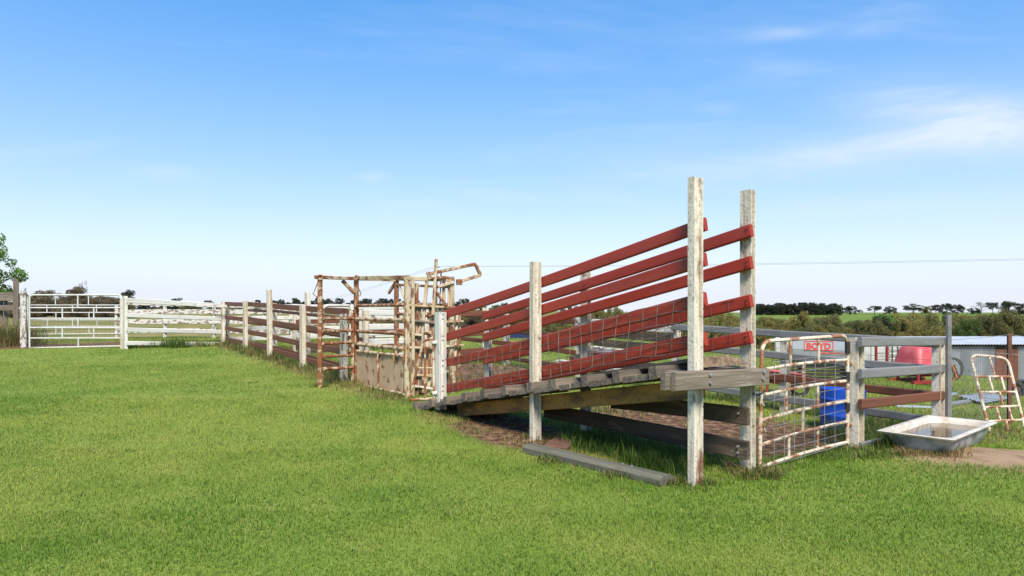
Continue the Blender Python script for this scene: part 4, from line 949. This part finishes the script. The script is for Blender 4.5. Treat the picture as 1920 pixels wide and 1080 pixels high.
def tree_proto(kind, seed):
    """unit-height tree: (trunk mesh, crown mesh)"""
    rng = np.random.default_rng(seed); cl = []; limbs = []
    if kind == 'gum':
        for _ in range(22):
            t = rng.random()*2*math.pi; r = .36*rng.random()**.6; z = .50+.42*rng.random(); cl.append(((r*math.cos(t), r*math.sin(t), z-.25*r), .075+.06*rng.random()))
        per, size, tr = 130, .021, .022
    elif kind == 'bush':
        for _ in range(46):
            t = rng.random()*2*math.pi; z = .08+.84*rng.random(); r = .52*math.sqrt(max(0, 1-((z-.35)/.66)**2))*rng.random()**.5; cl.append(((r*math.cos(t), r*math.sin(t), z), .09+.07*rng.random()))
        per, size, tr = 130, .021, .03
    elif kind == 'pine':
        for _ in range(44):
            t = rng.random()*2*math.pi; z = .05+.88*rng.random(); r = .34*(1-.62*((z-.05)/.9)**2)*rng.random()**.5; cl.append(((r*math.cos(t), r*math.sin(t), z), .07+.06*rng.random()))
        per, size, tr = 120, .022, .022
    elif kind == 'thin':
        for _ in range(26):
            t = rng.random()*2*math.pi; r = .36*rng.random()**.5; z = .42+.52*rng.random(); cl.append(((r*math.cos(t), r*math.sin(t), z), .05+.05*rng.random()))
        per, size, tr = 70, .014, .02
    else:  # leafy garden tree
        for _ in range(110):
            t = rng.random()*2*math.pi; z = .30+.66*rng.random(); r = .52*math.sqrt(max(0, 1-((z-.58)/.42)**2))*rng.random()**.35; cl.append(((r*math.cos(t), r*math.sin(t), z), .05+.035*rng.random()))
        per, size, tr = 420, .0115, .028
    leaf = {'gum': 'leaf_olive', 'bush': 'leaf_scrub', 'pine': 'leaf_dark', 'thin': 'leaf_grey', 'leafy': 'leaf_bright'}[kind]
    crown = leaves(cl, per, size, leaf, rng, .75 if kind == 'gum' else .9)
    vs_, fs = [], []
    def add(pts, r):
        a, b_ = sweep(pts, r, 6); k = len(vs_); vs_.extend(a); fs.extend([tuple(i+k for i in f) for f in b_])
    th = .75; bx, by = rng.normal()*.03, rng.normal()*.03
    main = [Vector((0, 0, -.02)), Vector((bx*.4, by*.4, .25)), Vector((bx, by, .5)), Vector((bx*.8, by*1.1, th))]; add(main, [tr, tr*.8, tr*.55, tr*.25])
    for (c, r) in cl[::2 if kind in ('gum', 'thin') else 5]:
        z0 = min(.55, max(.12, c[2]*.55)); st = Vector((bx*z0*1.5, by*z0*1.5, z0)); e = Vector(c); add([st, st.lerp(e, .5)+Vector((0, 0, -.02)), e], [tr*.4, tr*.25, tr*.1])
    return mesh('trunk', vs_, fs, 'bark_pale' if kind == 'thin' else 'bark', True), crown
PROTO = {}
def proto(kind, i):
    if (kind, i) not in PROTO: PROTO[(kind, i)] = tree_proto(kind, hash((len(kind), ord(kind[0]), i)) % 9999)
    return PROTO[(kind, i)]
def leafed(me, m):
    key = ('c', me.name, m)
    if key not in PROTO: c = me.copy(); c.materials.clear(); c.materials.append(MATS[m]); PROTO[key] = c
    return PROTO[key]
NV = {'gum': 4, 'bush': 4, 'pine': 3, 'thin': 3, 'leafy': 1}
WORD = {'leaf_brown': 'brownish', 'leaf_olive': 'dull olive', 'leaf_scrub': 'golden olive', 'leaf_green': 'mid green', 'leaf_dark': 'dark', 'leaf_grey': 'grey', 'leaf_bright': 'bright green'}
def tree(name, kind, px, ytop, wpx, d, label, group=None, leaf=None, zoff=0, tail=None):
    if tail: label = WORD[leaf] + ' ' + tail; group = WORD[leaf] + ' ' + group
    x = (px-960)/FPX*d; z0 = gz(x, d)+zoff; H = AT(px, ytop, d).z - z0; Wd = wpx/FPX*d
    H = max(H, 1.2)
    o = thing(name, (x, d, z0), label, 'tree' if kind != 'bush' else 'shrub', group)
    tm, cm = proto(kind, random.randrange(NV[kind]))
    if leaf: cm = leafed(cm, leaf)
    wid = {'gum': .84, 'bush': 1.1, 'pine': .70, 'thin': .80, 'leafy': 1.1}[kind]
    sx = Wd/wid
    rz = random.random()*6.28
    M_ = Matrix.Translation((x, d, z0)) @ Matrix.Diagonal((sx, sx, H, 1)) @ Matrix.Rotation(rz, 4, 'Z')
    put('trunk', tm, o, M_); put('crown', cm, o, M_)
# garden tree at the left edge
x_ = AT(-84, 0, 34).x; o = thing('garden_tree', (x_, 34, gz(x_, 34)), 'bright green leafy tree overhanging the weathered timber fence', 'tree')
M_ = Matrix.Translation((x_, 34, gz(x_, 34))) @ Matrix.Diagonal((5.4, 5.4, 5.7, 1)); tm, cm = proto('leafy', 0); put('trunk', tm, o, M_); put('crown', cm, o, M_)
L_G1 = 'olive brown gum tree in the paddock behind the white gates'
for px, yt, w, d in ((60, 546, 70, 95), (95, 541, 60, 100), (135, 553, 70, 90), (180, 549, 70, 95), (215, 556, 60, 92), (75, 556, 80, 85), (160, 559, 90, 84), (20, 551, 60, 98), (110, 562, 70, 80), (200, 563, 70, 80), (45, 565, 60, 80), (232, 562, 40, 84), (130, 566, 60, 78)):
    tree('gum_tree', 'bush' if yt > 551 else 'gum', px, yt, w, d, L_G1, 'gums behind the white gates', 'leaf_brown')
tree('gum_tree', 'gum', 143, 534, 50, 88, 'round topped brown gum rising above the white gate', None, 'leaf_brown')
tree('dead_tree', 'thin', 152, 525, 22, 92, 'bare grey treetop rising above the white gate', None, 'leaf_grey')
tree('gum_tree', 'gum', 240, 540, 34, 90, 'dark open crowned gum behind the white fence end post', None, 'leaf_dark')
tree('gum_tree', 'gum', 332, 556, 22, 150, 'flat topped gum showing above the white top rail', None, 'leaf_dark')
tree('gum_tree', 'gum', 394, 561, 22, 170, 'low flat crowned gum just over the white rail', None, 'leaf_dark')
for px, yt, w, d in ((270, 570, 26, 140), (318, 567, 30, 140), (362, 566, 36, 145), (400, 571, 30, 145), (258, 573, 16, 150), (285, 574, 30, 160), (312, 571, 30, 160), (345, 569, 34, 160), (372, 573, 30, 165), (300, 577, 40, 150), (355, 577, 40, 150), (330, 574, 34, 155), (428, 566, 14, 165), (448, 567, 18, 165)):
    tree('gum_tree', 'bush', px, yt, w, d, 'dark rounded gum in the far row behind the white fence', 'far gums behind the white fence', 'leaf_dark' if w < 34 else 'leaf_olive')
for px in range(395, 470, 16): tree('green_shrub', 'bush', px, 576+random.uniform(0, 3), 30, 120, 'dark green shrub in the hedge behind the corner post', 'hedge behind the corner post', 'leaf_green')
for i, px in enumerate(range(484, 770, 11)):
    tree('pine_tree', 'bush' if i % 3 else 'pine', px+random.uniform(-4, 4), 562+random.uniform(-4, 5)+(3 if px < 520 else 0), random.uniform(16, 26), 260+random.uniform(-15, 15), 'dark tree in the distant line behind crush and yard fence', 'distant dark tree line', 'leaf_dark')
for px, yt, w, d, lf in ((775, 563, 36, 170, 'leaf_dark'), (805, 566, 34, 170, 'leaf_dark'), (745, 570, 40, 160, 'leaf_olive'), (835, 567, 30, 175, 'leaf_dark'), (872, 559, 30, 150, 'leaf_dark'), (857, 566, 26, 155, 'leaf_dark'), (900, 573, 40, 140, 'leaf_olive'), (930, 571, 44, 130, 'leaf_green'), (945, 567, 26, 160, 'leaf_dark'), (965, 571, 40, 130, 'leaf_green'), (985, 574, 34, 135, 'leaf_olive'), (1060, 578, 30, 150, 'leaf_dark'), (1075, 572, 30, 160, 'leaf_dark')):
    tree('gum_tree', 'bush', px, yt, w, d, 'dark bushy gum on the slope behind the loading ramp', 'bushy gums behind the ramp', lf)
for px, yt, w in ((1120, 575, 44), (1150, 570, 44), (1165, 580, 40), (1095, 584, 40), (1185, 588, 40)): tree('gum_tree', 'bush', px, yt, w, 105, 'golden olive gum seen between the upper ramp rails', 'olive gums between the ramp rails', 'leaf_scrub')
for i in range(64):
    px = 770+random.random()*560; d = 75+random.random()*45
    tree('scrub_tree', 'bush', px, 589+random.uniform(-3, 9)+(px-770)*.014, random.uniform(36, 66), d, None, 'scrub bank behind the yards', random.choice(['leaf_brown', 'leaf_olive', 'leaf_brown', 'leaf_scrub']), tail='scrub tree on the bank behind the yards')
# creek trees on the right
for i in range(60):
    px = 1325+i*11.0+random.uniform(-9, 9); d = random.uniform(95, 165)
    yt = 600+random.choice([-12, -4, 0, 4, 8, 12])+random.uniform(-3, 3) + (4 if px > 1480 and px < 1560 else 0)
    tree('creek_tree', 'bush', px, yt, random.uniform(44, 92), d, None, 'scrub trees along the creek', random.choice(['leaf_scrub', 'leaf_olive', 'leaf_scrub', 'leaf_olive', 'leaf_green']), tail='scrub tree along the creek below the green hill')
tree('creek_tree', 'gum', 1501, 577, 26, 140, 'tall slender gum standing clear against the green hill', None, 'leaf_scrub')
tree('creek_tree', 'bush', 1650, 593, 46, 112, 'dark dense tree among paler creek scrub', None, 'leaf_dark')
tree('creek_tree', 'bush', 1362, 586, 46, 120, 'rounded olive tree beside the tall white ramp post', None, 'leaf_scrub')
for px, yt, w in ((1800, 592, 60), (1880, 573, 56), (1850, 590, 60), (1912, 583, 50), (1830, 600, 50)): tree('creek_tree', 'bush' if w > 56 else 'gum', px, yt, w, 100, 'tall brownish gum above the iron shed', 'gums above the iron shed', 'leaf_olive')
for i in range(17):
    px = 1418+i*9.6; tree('pine_tree', 'pine' if i % 2 else 'bush', px, 568+random.uniform(-2, 3)+max(0, (px-1545)*.12), random.uniform(20, 27), 335+random.uniform(-6, 6), 'dark pine in the plantation on the hill crest', 'pine plantation on the crest', 'leaf_dark')
for i in range(15):
    px = 1420+i*10.5; tree('pine_tree', 'bush', px, 571+random.uniform(-2, 3)+max(0, (px-1545)*.12), random.uniform(22, 28), 328, 'dark pine in the plantation on the hill crest', 'pine plantation on the crest', 'leaf_dark')
for px, yt, w, lf in ((1595, 576, 22, 'leaf_dark'), (1640, 575, 22, 'leaf_dark'), (1668, 577, 20, 'leaf_dark'), (1612, 583, 10, 'leaf_dark'), (1712, 572, 34, 'leaf_dark'), (1735, 576, 20, 'leaf_olive'), (1755, 573, 22, 'leaf_dark'), (1775, 572, 22, 'leaf_dark'), (1795, 573, 22, 'leaf_dark'), (1826, 580, 20, 'leaf_dark'), (1862, 568, 22, 'leaf_dark'), (1890, 568, 26, 'leaf_dark'), (1912, 571, 22, 'leaf_dark'), (1325, 584, 30, 'leaf_dark')):
    tree('gum_tree', random.choice(['gum', 'bush', 'bush']), px, yt-3, w*1.2, 345, 'dark gum silhouetted on the green hill crest', 'gums on the hill crest', lf)
tree('pale_gum', 'thin', 1840, 565, 32, 330, 'pale grey thin crowned gum on the hill crest', None, 'leaf_grey')

# ------------------------------------------------------------------ grass
gm = mat('grass_blade', (1, 1, 1), [], .6, spec=.25, attr='tint')
translucent(gm, .5)
def grass(name, pts, h, w, cols, label, lean=.5, nseg=2, rng=RNG):
    """pts (n,3) blade roots; two-segment blades"""
    n = len(pts); th = rng.random(n)*2*np.pi; dx, dy = np.cos(th), np.sin(th); ln = lean*(.3+rng.random(n))
    sx, sy = -dy*w*.5, dx*w*.5
    root = pts; l1 = np.stack([dx*ln*h*.25, dy*ln*h*.25, h*.55], 1); l2 = np.stack([dx*ln*h, dy*ln*h, h*(1-.25*ln**2)], 1); sd = np.stack([sx, sy, np.zeros(n)], 1)
    co = np.stack([root-sd, root+sd, root+l1+sd*.75, root+l1-sd*.75, root+l2], 1).reshape(-1, 3)
    b = np.arange(n)[:, None]*5
    tris = np.concatenate([b+np.array([[0, 1, 2]]), b+np.array([[0, 2, 3]]), b+np.array([[3, 2, 4]])])
    c5 = np.repeat(cols, 5, 0)
    o = bpy.data.objects.new(name, blades_mesh(name, co, tris, 'grass_blade', c5)); link(o); tag(o, label, 'grass', None, 'stuff'); return o
def scatter(dens, y0, y1, rng=RNG):
    """random points inside the camera's wedge between two depths"""
    xm = y1*.79+1.7; n = int(dens*2*xm*(y1-y0)); y = y0+(y1-y0)*rng.random(n); x = (rng.random(n)*2-1)*xm; k = np.abs(x) < y*.79+1.6
    return x[k], y[k]
def greens(x, y, rng, dryv):
    n = len(x); t = fbm(x, y, 1.7, 41); t2 = fbm(x, y, .5, 45); r = rng.random(n)
    a = np.array([.150, .258, .028]); b_ = np.array([.340, .380, .070]); c = np.array([.40, .37, .12])
    ls, lv = sv_arr(x, y); lush = np.exp(-((ls+.2)/1.5)**2-((lv-1.5)/2.2)**2)
    k = np.clip((t-.5)*2.3+(fbm(x, y, 4.5, 71)-.5)*1.6+(t2-.5)*1.1+.52-.55*lush+(r-.5)*.45, 0, 1)[:, None]; col = a*(1-k)+b_*k
    d = (rng.random(n) < .035+.14*np.clip((fbm(x, y, 2.6, 51)-.5)*3, 0, 1)+dryv*.65)[:, None]; col = np.where(d, c*(.7+.6*r[:, None]), col)
    return col
XS, YS, HS = [], [], []
for (y0, y1, den) in ((2.6, 3.6, 2600), (3.6, 5.5, 5200), (5.5, 8, 3200), (8, 12, 1700), (12, 18, 750), (18, 30, 280)):
    x, y = scatter(den, y0, y1); XS.append(x); YS.append(y); HS.append(np.full(len(x), 1+max(0, y0-3.6)*.022))
x, y, hs_ = map(np.concatenate, (XS, YS, HS))
di, sa, dr_ = cover(x, y); s_, v_ = sv_arr(x, y)
keep = (RNG.random(len(x)) > np.clip(di*1.02, 0, .97)) & (RNG.random(len(x)) > sa*1.3)
keep &= ~((np.abs(x-5.02) < .9) & (np.abs(((x-5.02)*.747+(y-8.02)*.664)) < .72) & (np.abs(-(x-5.02)*.664+(y-8.02)*.747) < .27))
x, y, hs_, dr_, v_, s_ = x[keep], y[keep], hs_[keep], dr_[keep], v_[keep], s_[keep]
rough = ((v_ > .1) & (s_ > -.2)).astype(float)
h = (.020+.024*RNG.random(len(x)))*hs_*(.75+.6*fbm(x, y, .8, 61))*(1+.5*rough+.6*dr_)
w = (.0036+.0026*RNG.random(len(x)))*(1+(y-4).clip(0)*.075)
pts = np.stack([x, y, zg(x, y)-.004], 1)
cols = greens(x, y, RNG, dr_*.8+rough*.18+(v_ > 4.6)*.40)
grass('lawn_grass', pts, h, w, cols, 'short mown green lawn grass covering the yard', .8)
print('lawn blades', len(x))
# longer grass: under the ramp, along fences, round posts
TX, TY, TH, TC = [], [], [], []
def clump(px, py, n, rad, hgt, straw=.2, col=None):
    a = RNG.normal(size=(n, 2))*rad*.5; TX.append(px+a[:, 0]); TY.append(py+a[:, 1]); TH.append(hgt*(.45+.75*RNG.random(n)))
    r = RNG.random(n)[:, None]; g = np.array([.06, .13, .017])*(1-r)+np.array([.15, .23, .038])*r; st = np.array([.34, .25, .11])*(.6+.6*r)
    TC.append(np.where((RNG.random(n) < straw)[:, None], st, g))
def strip(sa_, sb_, va, vb, num, n, rad, hgt, straw):
    for _ in range(num):
        p = SV(random.uniform(sa_, sb_), random.uniform(va, vb)); clump(p.x, p.y, n, rad, hgt*random.uniform(.6, 1.25), straw)
strip(.35, 2.3, .05, .75, 130, 26, .14, .21, .05)          # lush grass under the ramp
strip(1.9, 3.6, .75, 1.2, 40, 18, .14, .14, .25)
strip(.2, 2.8, .8, 1.2, 46, 18, .16, .12, .2)
strip(-.15, .15, -.2, .2, 10, 22, .12, .09, .25)
strip(-.25, .2, .6, 1.0, 26, 34, .12, .15, .65)
strip(6.2, 21.5, -.30, .25, 230, 18, .22, .17, .62)       # dry strip along the yard fence
strip(9, 21.5, -.15, .15, 70, 22, .16, .30, .45)
strip(10, 21, .3, 4.4, 130, 16, .25, .22, .4)
strip(3, 9, 1.6, 4.4, 120, 16, .25, .16, .35)
strip(-.1, 4, 4.4, 5.6, 90, 18, .22, .22, .35)
strip(.6, 5.2, -.45, -.02, 90, 14, .16, .07, .75)
strip(21.6, 22.1, -3.0, 0, 60, 20, .2, .26, .2)           # along the white fence
for _ in range(150):
    q = Vector((random.uniform(-9, 4), random.uniform(4.2, 15)))
    if (q-F0).dot(V) < -.5: clump(q.x, q.y, 16, .09, .05, .06)
for (px, py) in ((1304, 908), (1402, 884), (1004, 823), (1606, 848), (1252, 908), (1040, 868), (1150, 893), (568, 690), (506, 675), (460, 664), (600, 727)):
    q = G(px, py-1)
    for _ in range(7): clump(q.x+random.uniform(-.14, .14), q.y+random.uniform(-.14, .06), 16, .10, .085+.004*q.y, .4)
for (px, py, num, hh, st) in ((330, 652, 14, .42, .05), (290, 652, 10, .3, .25), (380, 650, 8, .25, .4)):
    for _ in range(num): q = G(px+random.uniform(-22, 22), py+random.uniform(-1, 1)); clump(q.x, q.y, 26, .2, hh, st)
for _ in range(46): q = Vector((random.uniform(3.3, 4.25), random.uniform(7.35, 7.85))); clump(q.x, q.y, 18, .13, .10, .2)
for _ in range(14): q = G(random.uniform(1650, 1680), random.uniform(836, 846)); clump(q.x, q.y, 18, .1, .24, .2)
for _ in range(60): q = Vector((random.uniform(4.1, 5.2), random.uniform(8.15, 9.1))); clump(q.x, q.y, 16, .18, .25, .35)
for _ in range(120): q = G(random.uniform(1665, 1800), random.uniform(834, 856)); clump(q.x, q.y, 18, .15, .085, .92)
for _ in range(70): q = G(random.uniform(1800, 1925), random.uniform(800, 835)); clump(q.x, q.y, 14, .2, .09, .7)
for _ in range(160): q = Vector((random.uniform(6, 16), random.uniform(9.2, 20))); clump(q.x, q.y, 14, .35, .13, .3)
for _ in range(60): q = Vector((random.uniform(-19.5, -17.1), random.uniform(23.4, 25.0))); clump(q.x, q.y, 40, .4, .95, .65)
for _ in range(30): q = Vector((random.uniform(-20, -17.2), random.uniform(23.0, 23.8))); clump(q.x, q.y, 40, .4, .45, .8)
x, y, h, c = np.concatenate(TX), np.concatenate(TY), np.concatenate(TH), np.concatenate(TC)
w = (.006+.004*RNG.random(len(x)))*(1+.05*(y-6).clip(0))
grass('tall_grass', np.stack([x, y, zg(x, y)-.01], 1), h, w, c, 'rough unmown grass and straw along fences and under the ramp', 1.0)
print('tall blades', len(x))
